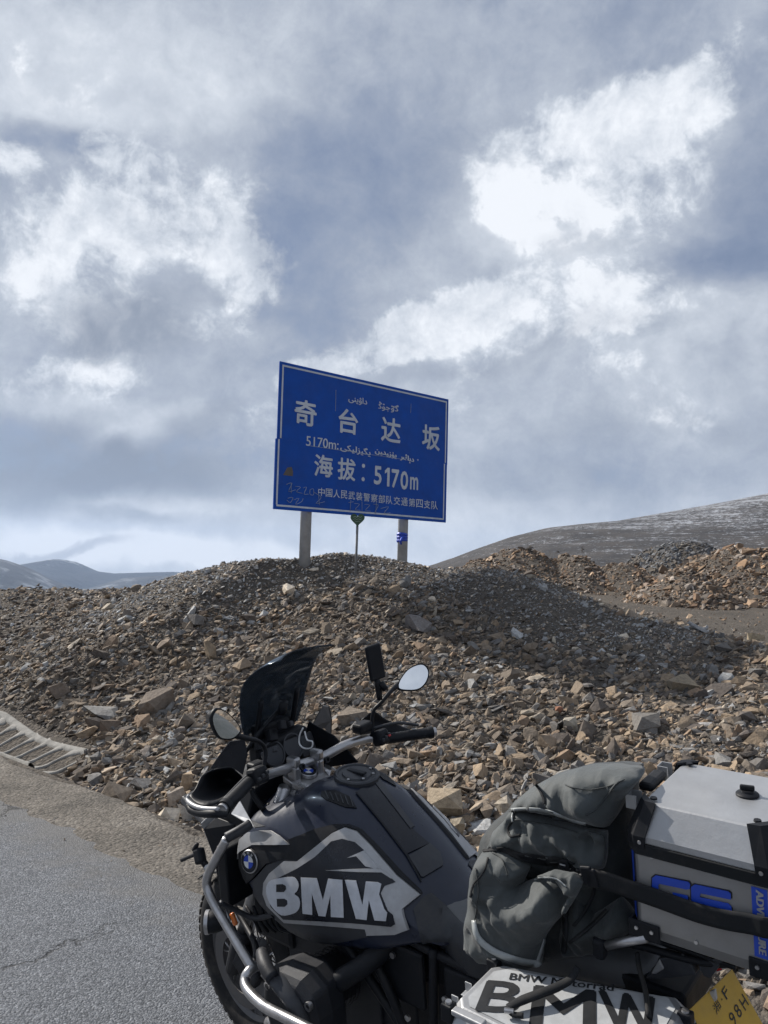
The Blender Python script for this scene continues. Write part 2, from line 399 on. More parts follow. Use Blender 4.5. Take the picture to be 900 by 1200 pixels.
zz = t.vmath('DOT_PRODUCT', p, (0, 0, 1))
sn = t.maprange(t.math('ADD', t.math('MULTIPLY', t.noise(t.mapping(p, scale=(1, .6, 1.6)), .005, 10, .78, .5), 900), t.math('MULTIPLY', zz, 1.1)), 400, 540, 0, .9)
c = t.mix(sn, (.035, .042, .058), (.66, .69, .74))
principled(t, c, .9, normal=t.bump(t.noise(p, .0035, 10, .72), 1.0, 320.0), spec=.1)
ridge('mountain', [(-700, 640), (-300, 640), (-60, 662), (0, 668), (35, 662), (70, 656), (85, 659), (110, 670), (135, 673), (160, 672), (205, 671), (260, 675), (400, 672), (560, 676)], 9000, 2600, M_MT, 420, 41, 'pale snow dusted mountains on the horizon', -480)
M_MT2, t = new_mat('dark far mountain')
p = t.pos()
c = t.ramp(t.noise(p, .004, 8, .65), [(.35, (.035, .038, .045)), (.55, (.07, .072, .078)), (.68, (.30, .32, .35))])
principled(t, c, .9, normal=t.bump(t.noise(p, .006, 8, .7), .8, 80.0), spec=.1)
ridge('mountain', [(-900, 610), (-300, 630), (-60, 648), (0, 656), (25, 664), (55, 680), (90, 697), (200, 720)], 5600, 1500, M_MT2, 150, 45, 'dark bare mountain flank at the left end of the horizon', -440)
ridge('mountain', [(60, 700), (110, 690), (150, 678), (178, 676), (210, 675), (260, 679), (330, 690), (420, 700)], 7200, 1300, M_MT2, 150, 49, 'low dark ridge before the pale mountains', -440)

# ------------------------------------------------------------------ rocks
def rock_shape(seed, flat):
    rg = random.Random(seed); bm = bmesh.new()
    sx, sy, sz = 1.0, rg.uniform(.45, .8), rg.uniform(.2, .38) if flat else rg.uniform(.4, .7)
    for i in range(13 if not flat == 2 else 7):
        v = Vector((rg.uniform(-1, 1), rg.uniform(-1, 1), rg.uniform(-1, 1)))
        m = max(abs(v.x), abs(v.y), abs(v.z)); v = v / m * rg.uniform(.8, 1)       # towards a box: slabby, angular
        v = v * .8 + v.normalized() * .2
        bm.verts.new((v.x * sx * .5, v.y * sy * .5, v.z * sz * .5))
    r = bmesh.ops.convex_hull(bm, input=bm.verts)
    bmesh.ops.delete(bm, geom=list({g for g in r['geom_interior'] + r['geom_unused'] if isinstance(g, bmesh.types.BMVert)}), context='VERTS')
    bmesh.ops.triangulate(bm, faces=bm.faces)
    bmesh.ops.recalc_face_normals(bm, faces=bm.faces)
    me = bpy.data.meshes.new('rock'); bm.to_mesh(me); bm.free(); return me
NV, NS = 26, 10
ROCKS = [rock_shape(100 + i, i % 3 != 0) for i in range(NV)] + [rock_shape(300 + i, 2) for i in range(NS)]      # the last ten are simpler chips
RV, RF = [], []
for me in ROCKS:
    v = np.empty(len(me.vertices) * 3, np.float32); me.vertices.foreach_get('co', v); RV.append(v.reshape(-1, 3))
    f = np.empty(len(me.loops), np.int32); me.loops.foreach_get('vertex_index', f); RF.append(f.reshape(-1, 3))
    ca = me.color_attributes.new('tint', 'FLOAT_COLOR', 'POINT')
    ca.data.foreach_set('color', np.ones(len(me.vertices) * 4, np.float32))
M_ROCK, t = new_mat('broken rock')
p = t.pos()
at = t.new('ShaderNodeAttribute', attribute_name='tint').outputs['Color']
oc = t.new('ShaderNodeObjectInfo').outputs['Color']
c = t.mix(1.0, at, oc, 'MULTIPLY')
gr = t.noise(p, 26, 7, .72); gr2 = t.noise(p, 5, 4, .6)
c = t.mix(1.0, c, t.ramp(gr, [(.28, .50), (.5, 1.0), (.72, 1.42)]), 'MULTIPLY')
c = t.mix(.35, c, t.mix(gr2, (.055, .05, .05), (.26, .20, .14)), 'MIX')
principled(t, c, .88, normal=t.bump(t.math('ADD', gr, t.math('MULTIPLY', t.voro(p, 30), .3)), .8, .015), spec=.25)
for me in ROCKS: me.materials.append(M_ROCK)
PAL = np.array([(.235, .19, .145), (.17, .145, .12), (.34, .26, .18), (.10, .09, .085), (.15, .155, .16), (.23, .24, .245), (.27, .19, .13), (.42, .37, .30), (.08, .072, .07)])
PALP = np.array([.20, .18, .13, .14, .12, .06, .08, .03, .06])
PALG = np.array([.06, .12, .02, .06, .28, .36, .01, .06, .03])
NAMEC = ['brown', 'dull brown', 'tan', 'dark brown', 'dark grey', 'grey', 'rust brown', 'pale buff', 'blackish brown']
rng = np.random.default_rng(5)
def rotm(rx, ry, rz):
    cx, sx, cy, sy, cz, sz = np.cos(rx), np.sin(rx), np.cos(ry), np.sin(ry), np.cos(rz), np.sin(rz)
    M = np.empty((len(rx), 3, 3))
    M[:, 0, 0] = cz * cy; M[:, 0, 1] = cz * sy * sx - sz * cx; M[:, 0, 2] = cz * sy * cx + sz * sx
    M[:, 1, 0] = sz * cy; M[:, 1, 1] = sz * sy * sx + cz * cx; M[:, 1, 2] = sz * sy * cx - cz * sx
    M[:, 2, 0] = -sy; M[:, 2, 1] = cy * sx; M[:, 2, 2] = cy * cx
    return M
def project(P):
    d = P - np.array(CAM); w_ = d @ np.array(CF)
    return 450 + FPX * (d @ np.array(CR)) / w_, 600 - FPX * (d @ np.array(CU)) / w_, w_
# --- sample positions
xs, ys, ss = [], [], []
def scatter(n, r0, r1, az0, az1, smin, smax, power, cond, rp=1.0):
    r = r0 * (r1 / r0) ** (rng.random(n) ** rp); a = np.radians(rng.uniform(az0, az1, n))
    x = r * np.sin(a); y = r * np.cos(a)
    s = smin * (1 - rng.random(n) * (1 - (smin / smax) ** power)) ** (-1 / power)
    k = cond(x, y, x * TD[0] + y * TD[1], x * ND[0] + y * ND[1])
    xs.append(x[k]); ys.append(y[k]); ss.append(s[k])
crest = lambda a: np.interp(a, A_T, O_T)
lat = lambda a, o: (a > 6.6 + (o - 3.4) * .7) & (o < 4.26) & (a < 13)                      # the concrete lattice stays mostly clear
on_heap = lambda x, y, a, o: (o > EDGE_S + .25) & (o < crest(a) + 1.2) & ~lat(a, o)
scatter(40000, 4.2, 19, -40, 38, .035, .26, 2.3, on_heap)
scatter(9000, 4.6, 14, -34, 34, .07, .30, 2.6, on_heap)
scatter(200, 5.0, 12, -34, 34, .18, .36, 2.6, on_heap)
scatter(18000, 5.0, 17, -36, 36, .022, .055, 1.8, on_heap)
scatter(15000, 4.6, 15, -36, 36, .06, .16, 2.4, on_heap)
scatter(16000, 7.0, 17, -36, 30, .028, .075, 1.8, lambda x, y, a, o: on_heap(x, y, a, o) & (o > crest(a) - 2.2))
scatter(30000, 8.0, 18, -38, 6, .045, .15, 2.2, on_heap)
scatter(2600, 4.2, 9, -36, 30, .012, .04, 2.0, lambda x, y, a, o: (o > 2.5) & (o < EDGE_S))    # grit lying on the shoulder
scatter(1500, 3.0, 9, -40, 0, .006, .018, 2.0, lambda x, y, a, o: (o > .5) & (o < 2.6))
scatter(2500, 6, 13, -36, -8, .015, .05, 2.0, lambda x, y, a, o: lat(a, o) & (o > 3.5))
scatter(5000, 10, 60, 2, 32, .05, .3, 2.4, lambda x, y, a, o: o > crest(a) + 1.0)
scatter(9000, 4.0, 14, 38, 112, .06, .4, 2.0, on_heap)
def on_m(x, y, a, o):
    k = np.zeros(len(x), bool)
    for (mx, my, rx, ry, h_, p_) in MOUNDS: k |= ((x - mx) / rx) ** 2 + ((y - my) / ry) ** 2 < 1.7
    return k
scatter(30000, 36, 70, 4, 31, .16, .9, 2.6, on_m)
scatter(9000, 85, 112, 14, 30, .35, 1.1, 2.6, on_m)
x = np.concatenate(xs); y = np.concatenate(ys); s = np.concatenate(ss)
z = height(x, y)
keep = ~((x > -1.5) & (x < 1.6) & (y < 4.6))
x, y, z, s = x[keep], y[keep], z[keep], s[keep]
N = len(x)
rx = rng.normal(.1, .5, N); ry = rng.normal(-.42, .42, N); rz = rng.normal(.1, .75, N)
z = z + s * rng.uniform(-.12, .14, N)
Mr = rotm(rx, ry, rz) * s[:, None, None] * rng.uniform(.8, 1.2, (N, 1, 3))
var = np.where(s < .075, NV + rng.integers(0, NS, N), rng.integers(0, NV, N))
a_ = x * TD[0] + y * TD[1]; o_ = x * ND[0] + y * ND[1]
# the crest below the sign and the band running right from it is grey gravel, the rest brown
grey = np.exp(-((o_ - crest(a_)) / 1.3) ** 2) * (a_ > 3.2) * (a_ < 10.5) + (np.hypot(x, y) > 82) * 1.0 + .30 * (a_ > 9)
grey = np.clip(grey + .5 * vnoise(x, y, 1.1, 9) * (np.hypot(x, y) < 30), 0, 1)
s_cut = (grey > .5) & (np.hypot(x, y) < 20) & (s > .06); Mr[s_cut] *= .62
isg = rng.random(N) < grey
ci = np.where(isg, rng.choice(9, N, p=PALG / PALG.sum()), rng.choice(9, N, p=PALP / PALP.sum()))
tone = 1 + .55 * vnoise(x, y, 1.7, 14)
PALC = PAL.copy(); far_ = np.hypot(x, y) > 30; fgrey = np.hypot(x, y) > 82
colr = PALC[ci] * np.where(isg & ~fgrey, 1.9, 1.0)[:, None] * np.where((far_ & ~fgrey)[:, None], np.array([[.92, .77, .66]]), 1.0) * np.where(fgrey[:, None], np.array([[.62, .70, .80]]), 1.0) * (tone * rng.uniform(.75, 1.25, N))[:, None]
u_, v_, w_ = project(np.stack([x, y, z], -1))
vis = (u_ > 5) & (u_ < 895) & (v_ > 640) & (v_ < 1190)
hid = ((u_ > 235) & (u_ < 560) & (v_ > 950)) | ((u_ > 560) & (v_ > 910)) | ((u_ > 215) & (u_ < 420) & (v_ > 900))
sz_px = s * FPX / w_
score = np.where(vis & ~hid & (o_ < crest(a_) + .2) & (w_ > 0), sz_px, 0)
order = np.argsort(-score); NI = 276
ind = order[:NI]
rest = np.setdiff1d(np.arange(N), ind)
V, F, C, base = [], [], [], 0
for k in range(NV + NS):
    q = rest[var[rest] == k]
    if not len(q): continue
    P = np.einsum('nij,vj->nvi', Mr[q], RV[k]) + np.stack([x[q], y[q], z[q]], -1)[:, None, :]
    nv = len(RV[k])
    V.append(P.reshape(-1, 3)); F.append((RF[k][None] + (base + np.arange(len(q)) * nv)[:, None, None]).reshape(-1, 3))
    C.append(np.repeat(np.concatenate([colr[q], np.ones((len(q), 1))], 1), nv, 0)); base += len(q) * nv
V = np.concatenate(V); F = np.concatenate(F); C = np.concatenate(C)
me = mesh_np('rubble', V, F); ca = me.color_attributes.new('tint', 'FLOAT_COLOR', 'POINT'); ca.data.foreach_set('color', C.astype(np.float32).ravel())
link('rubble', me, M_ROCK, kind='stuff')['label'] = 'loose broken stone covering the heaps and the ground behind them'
print('rubble tris', len(F))
def put_rock(me, loc, M3, col, label, group='rocks lying on the rubble heap'):
    ob = link('rock', me, None, label=label, cat='rock', group=group)
    ob.matrix_world = Matrix([list(M3[i]) + [loc[i]] for i in range(3)] + [[0, 0, 0, 1]])
    ob.color = tuple(col) + (1,); return ob
def zone(u, v):
    c_ = ('at the left end' if u < 130 else 'left of the windscreen' if u < 275 else 'above the windscreen' if u < 400 else 'around the far mirror' if u < 545 else 'above the backpack' if u < 715 else 'above the top case')
    return ('upper heap ' if v < 715 else 'middle heap ' if v < 790 else 'lower heap ') + c_
keys = {}
for i in ind: keys.setdefault((NAMEC[ci[i]], 'flat' if var[i] % 3 != 0 else 'blocky', zone(u_[i], v_[i])), []).append(i)
ORD = ['first', 'second', 'third', 'fourth', 'fifth', 'sixth', 'seventh', 'eighth', 'ninth', 'tenth', 'eleventh', 'twelfth', 'thirteenth', 'fourteenth', 'fifteenth', 'sixteenth', 'seventeenth', 'eighteenth']; NUM = ['', 'one', 'two', 'three', 'four', 'five', 'six', 'seven', 'eight', 'nine', 'ten', 'eleven', 'twelve', 'thirteen', 'fourteen', 'fifteen', 'sixteen', 'seventeen', 'eighteen']
for (cn, sh, zn), L_ in keys.items():
    L_ = sorted(L_, key=lambda i: u_[i]); n_ = len(L_)
    for j, i in enumerate(L_):
        if n_ == 1: lab = 'large %s %s rock, %s' % (cn, sh, zn)
        elif n_ <= 18: lab = '%s from left of %s large %s %s rocks, %s' % (ORD[j], NUM[n_], cn, sh, zn)
        else: lab = 'large %s %s rock, %s' % (cn, sh, zn)
        put_rock(ROCKS[var[i]], (x[i], y[i], z[i]), Mr[i], colr[i], lab, 'large rocks lying on the rubble heap')
def ground_hit(u, v):
    """where the line of sight through a photo point meets the ground"""
    d = ray(u, v); tt = 3.5
    while tt < 200:
        q = CAM + d * tt
        if q.z < float(height(q.x, q.y)): return q, tt
        tt += .02
    return q, tt
for (u, v, wpx, hpx, fl, colour, turn, lab) in [
    (522, 950, 38, 34, 0, (.42, .34, .24), .3, 'large tan angular block just past the fuel tank and before the backpack'),
    (536, 979, 17, 28, 0, (.36, .31, .23), 1.2, 'upright rounded tan stone below the large tan block past the fuel tank'),
    (489, 736, 28, 20, 0, (.20, .20, .21), .2, 'grey boulder on the heap above and right of the far mirror'),
    (757, 851, 33, 20, 1, (.17, .17, .165), .1, 'pale grey boulder lying above the middle of the top case'),
    (246, 768, 13, 25, 0, (.34, .27, .19), 1.3, 'upright tan slab on the heap left of the windscreen top'),
    (228, 730, 20, 15, 0, (.15, .15, .15), .1, 'squared dark grey block left of the sign on the upper heap'),
    (184, 827, 34, 27, 0, (.19, .16, .135), .4, 'large brown boulder left of the near mirror'),
    (118, 838, 40, 14, 1, (.22, .23, .235), .15, 'long grey slab lying above the end of the concrete lattice'),
    (69, 812, 20, 18, 0, (.21, .17, .14), .5, 'brown squarish rock above the middle of the concrete lattice'),
    (127, 852, 20, 20, 0, (.16, .125, .10), .7, 'dark reddish boulder under the long grey slab by the lattice'),
    (800, 804, 27, 17, 0, (.30, .25, .18), .1, 'tan block on the right of the heap above the top case knob'),
    (668, 853, 15, 18, 0, (.50, .46, .38), 1.0, 'pale buff upright stone above the backpack lid'),
    (642, 874, 18, 19, 0, (.34, .27, .20), .8, 'tan stone right above the left shoulder of the backpack'),
    (190, 757, 17, 9, 1, (.34, .27, .21), .2, 'flat tan slab half way up the left part of the heap'),
    (604, 896, 18, 20, 0, (.33, .26, .19), .9, 'tan stone touching the outline of the backpack lid'),
    (655, 833, 8, 9, 0, (.30, .12, .07), .3, 'small rust red stone on the heap right of the far grip'),
    (718, 832, 8, 5, 1, (.75, .75, .74), .3, 'small white stone on the right part of the heap'),
    (886, 748, 16, 11, 1, (.48, .40, .28), .2, 'bright tan stone at the right edge of the gravel flat')]:
    q, dd = ground_hit(u, v + hpx * .2); me = ROCKS[(int(u) * 7 + int(v)) % NV]
    if fl: me = ROCKS[[i for i in range(NV) if i % 3 != 0][int(u) % 17]]
    else: me = ROCKS[(int(u) % 9) * 3]
    wv_, hv_ = wpx / FPX * dd * 1.15, hpx / FPX * dd * 1.5
    ax = CR * math.cos(turn * 0) ; ax = Vector(ax).normalized()
    Rz = Matrix((ax, Vector((0, 0, 1)).cross(ax), Vector((0, 0, 1)))).transposed() @ Euler((.25, -.12 * math.sin(u), .0)).to_matrix()
    dm = [max(v_[k] for v_ in RV[ROCKS.index(me)]) - min(v_[k] for v_ in RV[ROCKS.index(me)]) for k in range(3)]
    M3 = Rz @ Matrix.Diagonal((wv_ / dm[0], .8 * wv_ / dm[1], hv_ / dm[2] * .8))
    put_rock(me, (q.x, q.y, q.z + hv_ * .18), np.array(M3), colour, lab, 'large rocks lying on the rubble heap')
# ---- cairns and a lone dark peak on the crest
def cairn(u, v, depth, wpx, hpx, label, n=9, seed=1):
    rg = random.Random(seed); base = at_depth(u, v, depth)
    if depth < 20: base.z = float(height(base.x, base.y)) + .02
    e = link('cairn', None, None, label=label, cat='cairn', group='cairns of piled stones'); e.location = base
    W_ = wpx / FPX * depth; H_ = hpx / FPX * depth
    for i in range(n):
        lv = i / n; ob = link('stone', rg.choice(ROCKS[:NV]), None, e); s_ = W_ * rg.uniform(.38, .6) * (1 - lv * .45)
        ob.scale = (s_, s_ * .9, s_ * .8); ob.rotation_euler = (rg.uniform(-.4, .4), rg.uniform(-.4, .4), rg.uniform(0, 6)); ob.location = (rg.uniform(-.38, .38) * W_ * (1 - lv), rg.uniform(-.2, .2) * W_, H_ * lv * .85)
        ob.color = (.075, .075, .08, 1)
cairn(622, 648, 64, 15, 11, 'widest dark cairn on the brown mound right of the sign', 12, 3)
cairn(655, 648, 64, 8, 6, 'smallest dark cairn in the middle of the brown mound', 6, 4)
cairn(683, 647, 64, 8, 9, 'narrow upright cairn right of the other two on the brown mound', 7, 5)
cairn(46, 682, 13.6, 12, 8, 'little heap of stones on the left skyline below the far mountains', 8, 6)
cairn(460, 658, 15.5, 34, 12, 'low dark pile of rock behind the sign between its posts', 14, 8)
cairn(712, 661, 62, 7, 4, 'tiny stone pile on the ridge left of the grey mound', 5, 9)
# ---- concrete lattice on the cut below the heap
M_CONC, t = new_mat('dusty concrete')
p = t.pos(); n_ = t.noise(p, 9, 7, .7)
principled(t, t.mix(1.0, (.27, .262, .245), t.ramp(n_, [(.3, .55), (.55, 1.0), (.75, 1.2)]), 'MULTIPLY'), .9, normal=t.bump(t.noise(p, 45, 6, .75), .8, .01), spec=.2)
def ao(a, o, dz=0): xx, yy = a * TD[0] + o * ND[0], a * TD[1] + o * ND[1]; return Vector((xx, yy, float(height(xx, yy)) + dz))
def rib(parent, name, path, w0, hh):
    """low rounded rib lying on the slope along (a, o) points"""
    bm = bmesh.new(); rows = []
    for i, (a, o) in enumerate(path):
        a2, o2 = path[min(i + 1, len(path) - 1)]; a1, o1 = path[max(i - 1, 0)]
        da, do = a2 - a1, o2 - o1; l_ = math.hypot(da, do); na_, no_ = -do / l_, da / l_
        wv = w0 if not isinstance(w0, list) else w0[i]
        rows.append([bm.verts.new(ao(a + na_ * k * wv, o + no_ * k * wv, h_)) for k, h_ in ((-1, -.04), (-.8, hh * .7), (-.3, hh), (.3, hh), (.8, hh * .7), (1, -.04))])
    for r0, r1 in zip(rows, rows[1:]):
        for j in range(5): bm.faces.new((r0[j], r0[j + 1], r1[j + 1], r1[j]))
    return bm_link(name, bm, M_CONC, parent, True)
def build_lattice():
    e = link('concrete_lattice', None, None, label='pale concrete lattice with oval cells between the road and the heap', cat='slope lattice'); e.location = (0, 0, 0)
    O1, O2, O3 = 4.14, 3.72, 3.46
    rib(e, 'rail', [(a, O1 + .03 * math.sin(a * 3)) for a in np.arange(7.0, 12.6, .08)], .042, .018)
    rib(e, 'rail', [(a, O2 + .02 * math.sin(a * 5)) for a in np.arange(6.95, 12.6, .08)], .032, .026)
    rib(e, 'rail', [(a, O3) for a in np.arange(6.8, 12.6, .10)], .035, .035)
    for k in range(21):
        a = 7.10 + k * .262
        rib(e, 'rib', [(a - .08 + (O1 - o) * .28 - .05, o) for o in np.linspace(O1, O2, 9)], [.11, .055, .030, .023, .020, .023, .030, .055, .11], .017)
    for k in range(14):
        a = 7.15 + k * .40
        rib(e, 'rib', [(a + (O2 - o) * .3, o) for o in np.linspace(O2, O3, 5)], [.13, .05, .026, .05, .13], .016)

# ------------------------------------------------------------------ air
M_HAZE, t = new_mat('pale air')
pv = t.new('ShaderNodeVolumePrincipled'); pv.inputs['Color'].default_value = (.52, .68, .95, 1); pv.inputs['Density'].default_value = 5.0e-5; pv.inputs['Anisotropy'].default_value = .2
t.out(pv.outputs[0], True)
bm = bmesh.new(); bmesh.ops.create_cube(bm, size=1.0)
for v in bm.verts: v.co = Vector((v.co.x * 24400, v.co.y * 24400, -560 + (v.co.z + .5) * 1100))
me = bpy.data.meshes.new('haze'); bm.to_mesh(me); bm.free(); link('haze', me, M_HAZE, kind='stuff')

# ------------------------------------------------------------------ generic modelling helpers
from mathutils.bvhtree import BVHTree
def bm_link(name, bm, mat, parent=None, smooth=False, bevel=0, segs=2, **kw):
    bmesh.ops.recalc_face_normals(bm, faces=bm.faces)
    me = bpy.data.meshes.new(name); bm.to_mesh(me); bm.free()
    me.polygons.foreach_set('use_smooth', np.full(len(me.polygons), bool(smooth)))
    ob = link(name, me, mat, parent, **kw)
    if bevel:
        b = ob.modifiers.new('b', 'BEVEL'); b.width = bevel; b.segments = segs; b.limit_method = 'ANGLE'; b.angle_limit = R(35)
    return ob
def frame_of(d):
    d = Vector(d).normalized(); a = Vector((0, 0, 1)) if abs(d.z) < .9 else Vector((1, 0, 0))
    x = a.cross(d).normalized(); return x, d.cross(x)
def catmull(pts, k):
    pts = [Vector(p) for p in pts]; out = []
    for i in range(len(pts) - 1):
        p0 = pts[max(i - 1, 0)]; p1 = pts[i]; p2 = pts[i + 1]; p3 = pts[min(i + 2, len(pts) - 1)]
        for j in range(k):
            q = j / k
            out.append(.5 * ((2 * p1) + (p2 - p0) * q + (2 * p0 - 5 * p1 + 4 * p2 - p3) * q * q + (3 * p1 - p0 - 3 * p2 + p3) * q ** 3))
    out.append(pts[-1]); return out
def add_tube(bm, pts, r, n=10, k=4, cap=True, flat=1.0):
    """tube along a smooth path; r is a number or a list per point"""
    if k > 1 and len(pts) > 2:
        if isinstance(r, (list, tuple)):
            rr = []
            for i in range(len(r) - 1): rr += [r[i] + (r[i + 1] - r[i]) * j / k for j in range(k)]
            r = rr + [r[-1]]
        pts = catmull(pts, k)
    pts = [Vector(p) for p in pts]
    if not isinstance(r, (list, tuple)): r = [r] * len(pts)
    rings = []; x = None
    for i, p in enumerate(pts):
        d = (pts[min(i + 1, len(pts) - 1)] - pts[max(i - 1, 0)]).normalized()
        if x is None: x, y = frame_of(d)
        else:
            x = (x - d * x.dot(d)).normalized(); y = d.cross(x)
        rings.append([bm.verts.new(p + x * math.cos(2 * math.pi * j / n) * r[i] + y * math.sin(2 * math.pi * j / n) * r[i] * flat) for j in range(n)])
    for a, b in zip(rings, rings[1:]):
        for j in range(n): bm.faces.new((a[j], a[(j + 1) % n], b[(j + 1) % n], b[j]))
    if cap: bm.faces.new(rings[0][::-1]); bm.faces.new(rings[-1])
    return bm
def tube(name, pts, r, mat, parent=None, n=10, k=4, flat=1.0, **kw):
    return bm_link(name, add_tube(bmesh.new(), pts, r, n, k, True, flat), mat, parent, True, **kw)
def add_box(bm, c, s, M=None):
    vs = []
    for dz in (-.5, .5):
        for dx, dy in ((-.5, -.5), (.5, -.5), (.5, .5), (-.5, .5)):
            v = Vector((dx * s[0], dy * s[1], dz * s[2]))
            if M is not None: v = M @ v
            vs.append(bm.verts.new(v + Vector(c)))
    for f in ((3, 2, 1, 0), (4, 5, 6, 7), (0, 1, 5, 4), (1, 2, 6, 5), (2, 3, 7, 6), (3, 0, 4, 7)): bm.faces.new([vs[i] for i in f])
    return vs
def box(name, c, s, mat, parent=None, M=None, bevel=.004, **kw):
    bm = bmesh.new(); add_box(bm, c, s, M); return bm_link(name, bm, mat, parent, bevel=bevel, **kw)
def add_lathe(bm, prof, c, axis, n=24, x=None):
    """prof: list of (distance along axis, radius)"""
    axis = Vector(axis).normalized(); fx, fy = frame_of(axis); c = Vector(c); rings = []
    for (h, r) in prof:
        if r < 1e-6: rings.append([bm.verts.new(c + axis * h)])
        else: rings.append([bm.verts.new(c + axis * h + fx * math.cos(2 * math.pi * j / n) * r + fy * math.sin(2 * math.pi * j / n) * r) for j in range(n)])
    for a, b in zip(rings, rings[1:]):
        for j in range(n):
            q = [a[j % len(a)], a[(j + 1) % n % len(a)], b[(j + 1) % n % len(b)], b[j % len(b)]]
            u = []
            for v in q:
                if v not in u: u.append(v)
            if len(u) > 2: bm.faces.new(u)
    return bm
def lathe(name, prof, c, axis, mat, parent=None, n=24, smooth=True, **kw):
    ob = bm_link(name, add_lathe(bmesh.new(), prof, c, axis, n), mat, parent, smooth, **kw)
    if smooth:
        e = ob.modifiers.new('e', 'EDGE_SPLIT'); e.split_angle = R(32)
    return ob
def grid_mesh(name, rows, mat, parent=None, ku=3, kv=3, thick=.004, smooth=True, **kw):
    """smooth sheet through rows of points"""
    rows = [catmull(r_, ku) for r_ in rows]
    cols = [catmull([r_[i] for r_ in rows], kv) for i in range(len(rows[0]))]
    bm = bmesh.new(); vs = [[bm.verts.new(p) for p in c_] for c_ in cols]
    for a, b in zip(vs, vs[1:]):
        for i in range(len(a) - 1): bm.faces.new((a[i], b[i], b[i + 1], a[i + 1]))
    ob = bm_link(name, bm, mat, parent, smooth, **kw)
    if thick:
        m = ob.modifiers.new('s', 'SOLIDIFY'); m.thickness = thick; m.offset = 0
    return ob
def text_bm(body, bold=0.0):
    cu = bpy.data.curves.new('lettering', 'FONT'); cu.body = body; cu.offset = bold; cu.resolution_u = 3
    cu.align_x = 'CENTER'; cu.align_y = 'CENTER'
    tmp = bpy.data.objects.new('lettering', cu); COL.objects.link(tmp)
    dg = bpy.context.evaluated_depsgraph_get(); dg.update()
    me = bpy.data.meshes.new_from_object(tmp.evaluated_get(dg))
    bm = bmesh.new(); bm.from_mesh(me)
    bpy.data.objects.remove(tmp); bpy.data.curves.remove(cu); bpy.data.meshes.remove(me)
    xs = [v.co.x for v in bm.verts]; ys = [v.co.y for v in bm.verts]
    cx, cy = (min(xs) + max(xs)) / 2, (min(ys) + max(ys)) / 2
    W_, H_ = max(xs) - min(xs), max(ys) - min(ys)
    for v in bm.verts: v.co = Vector(((v.co.x - cx) / W_, (v.co.y - cy) / H_, 0))
    return bm
def lettering(name, body, mat, parent, origin, ex, ey, w_, h_, bold=0.0, lift=.001, shear=0, **kw):
    """flat print: fits the text into w_ x h_ on the plane (ex, ey)"""
    bm = text_bm(body, 0)
    if bold:                                   # heavier strokes: shifted overlays, each a hair higher
        src = bm.copy(); base_v = [v.co.copy() for v in src.verts]; base_f = [[v.index for v in f.verts] for f in src.faces]
        bm.clear(); q = 0
        for dx, dy in ((0, 0), (-1, 0), (1, 0), (0, -1), (0, 1), (-.7, .7), (.7, -.7)):
            nv = [bm.verts.new((c.x * (1 - 2 * bold) + dx * bold, c.y * (1 - 2 * bold) + dy * bold, q)) for c in base_v]; q += .0002
            for f in base_f: bm.faces.new([nv[i] for i in f])
        src.free()
    ex = Vector(ex).normalized(); ey = Vector(ey).normalized(); nn = ex.cross(ey).normalized()
    for v in bm.verts:
        v.co = Vector(origin) + ex * (v.co.x * w_ + shear * v.co.y * h_) + ey * (v.co.y * h_) + nn * (lift + v.co.z)
    me = bpy.data.meshes.new(name); bm.to_mesh(me); bm.free()
    return link(name, me, mat, parent, **kw)

# ------------------------------------------------------------------ materials for made things
def simple(name, col, rough=.5, metal=0, spec=.5, coat=0, var=.12, scale=30, bump=0, bscale=60, bdist=.002, dust=0, **kw):
    m, t = new_mat(name); p = t.objc()
    n = t.noise(p, scale, 6, .65); n2 = t.noise(p, scale * .17, 5, .6)
    v = t.math('ADD', t.math('MULTIPLY', n, .5), t.math('MULTIPLY', n2, .5))
    c = t.mix(1.0, tuple(col), t.ramp(v, [(.3, 1 - var * 2), (.7, 1 + var * 2)]), 'MULTIPLY')
    if dust:
        d = t.maprange(t.math('ADD', t.noise(p, scale * .4, 7, .7), t.math('MULTIPLY', t.vmath('DOT_PRODUCT', t.new('ShaderNodeNewGeometry').outputs['Normal'], (0, 0, 1)), .12)), .48, .75, 0, dust)
        c = t.mix(d, c, (.20, .175, .145))
    r_ = t.maprange(v, .3, .7, max(rough - .10, .03), min(rough + .12, 1))
    nm = t.bump(t.noise(p, bscale, 5, .7), bump, bdist) if bump else None
    principled(t, c, r_, metal, nm, spec, coat, **kw); return m
M_BLK = simple('black plastic', (.007, .0085, .012), .5, spec=.22, dust=.05, bump=.25, bscale=400, bdist=.001)
M_BLKG = simple('gloss black paint', (.006, .008, .014), .3, coat=.12, spec=.3, var=.08, dust=.03)
M_NAVY = simple('dark blue black paint', (.012, .017, .034), .32, coat=.1, spec=.35, var=.08, dust=.03)
M_DGREY = simple('dark grey paint', (.040, .043, .050), .45, metal=.2, spec=.3, dust=.08)
M_SILV = simple('matte silver paint', (.34, .345, .355), .42, metal=.35, dust=.30)
M_LETTER = simple('light grey print', (.47, .49, .53), .5, dust=.25)
M_STEEL = simple('brushed steel tube', (.42, .42, .43), .32, metal=.9, dust=.25)
M_ALU = simple('anodised aluminium', (.40, .41, .425), .46, metal=.6, scale=6, var=.09, dust=.22, bump=.15, bscale=14, bdist=.01)
M_ALUSH = simple('scuffed aluminium sheet', (.27, .268, .268), .5, metal=.5, scale=7, var=.14, dust=.30, bump=.15, bscale=12, bdist=.01)
M_ENG = simple('engine casting', (.016, .018, .023), .5, metal=.2, spec=.3, dust=.08, bump=.3, bscale=250)
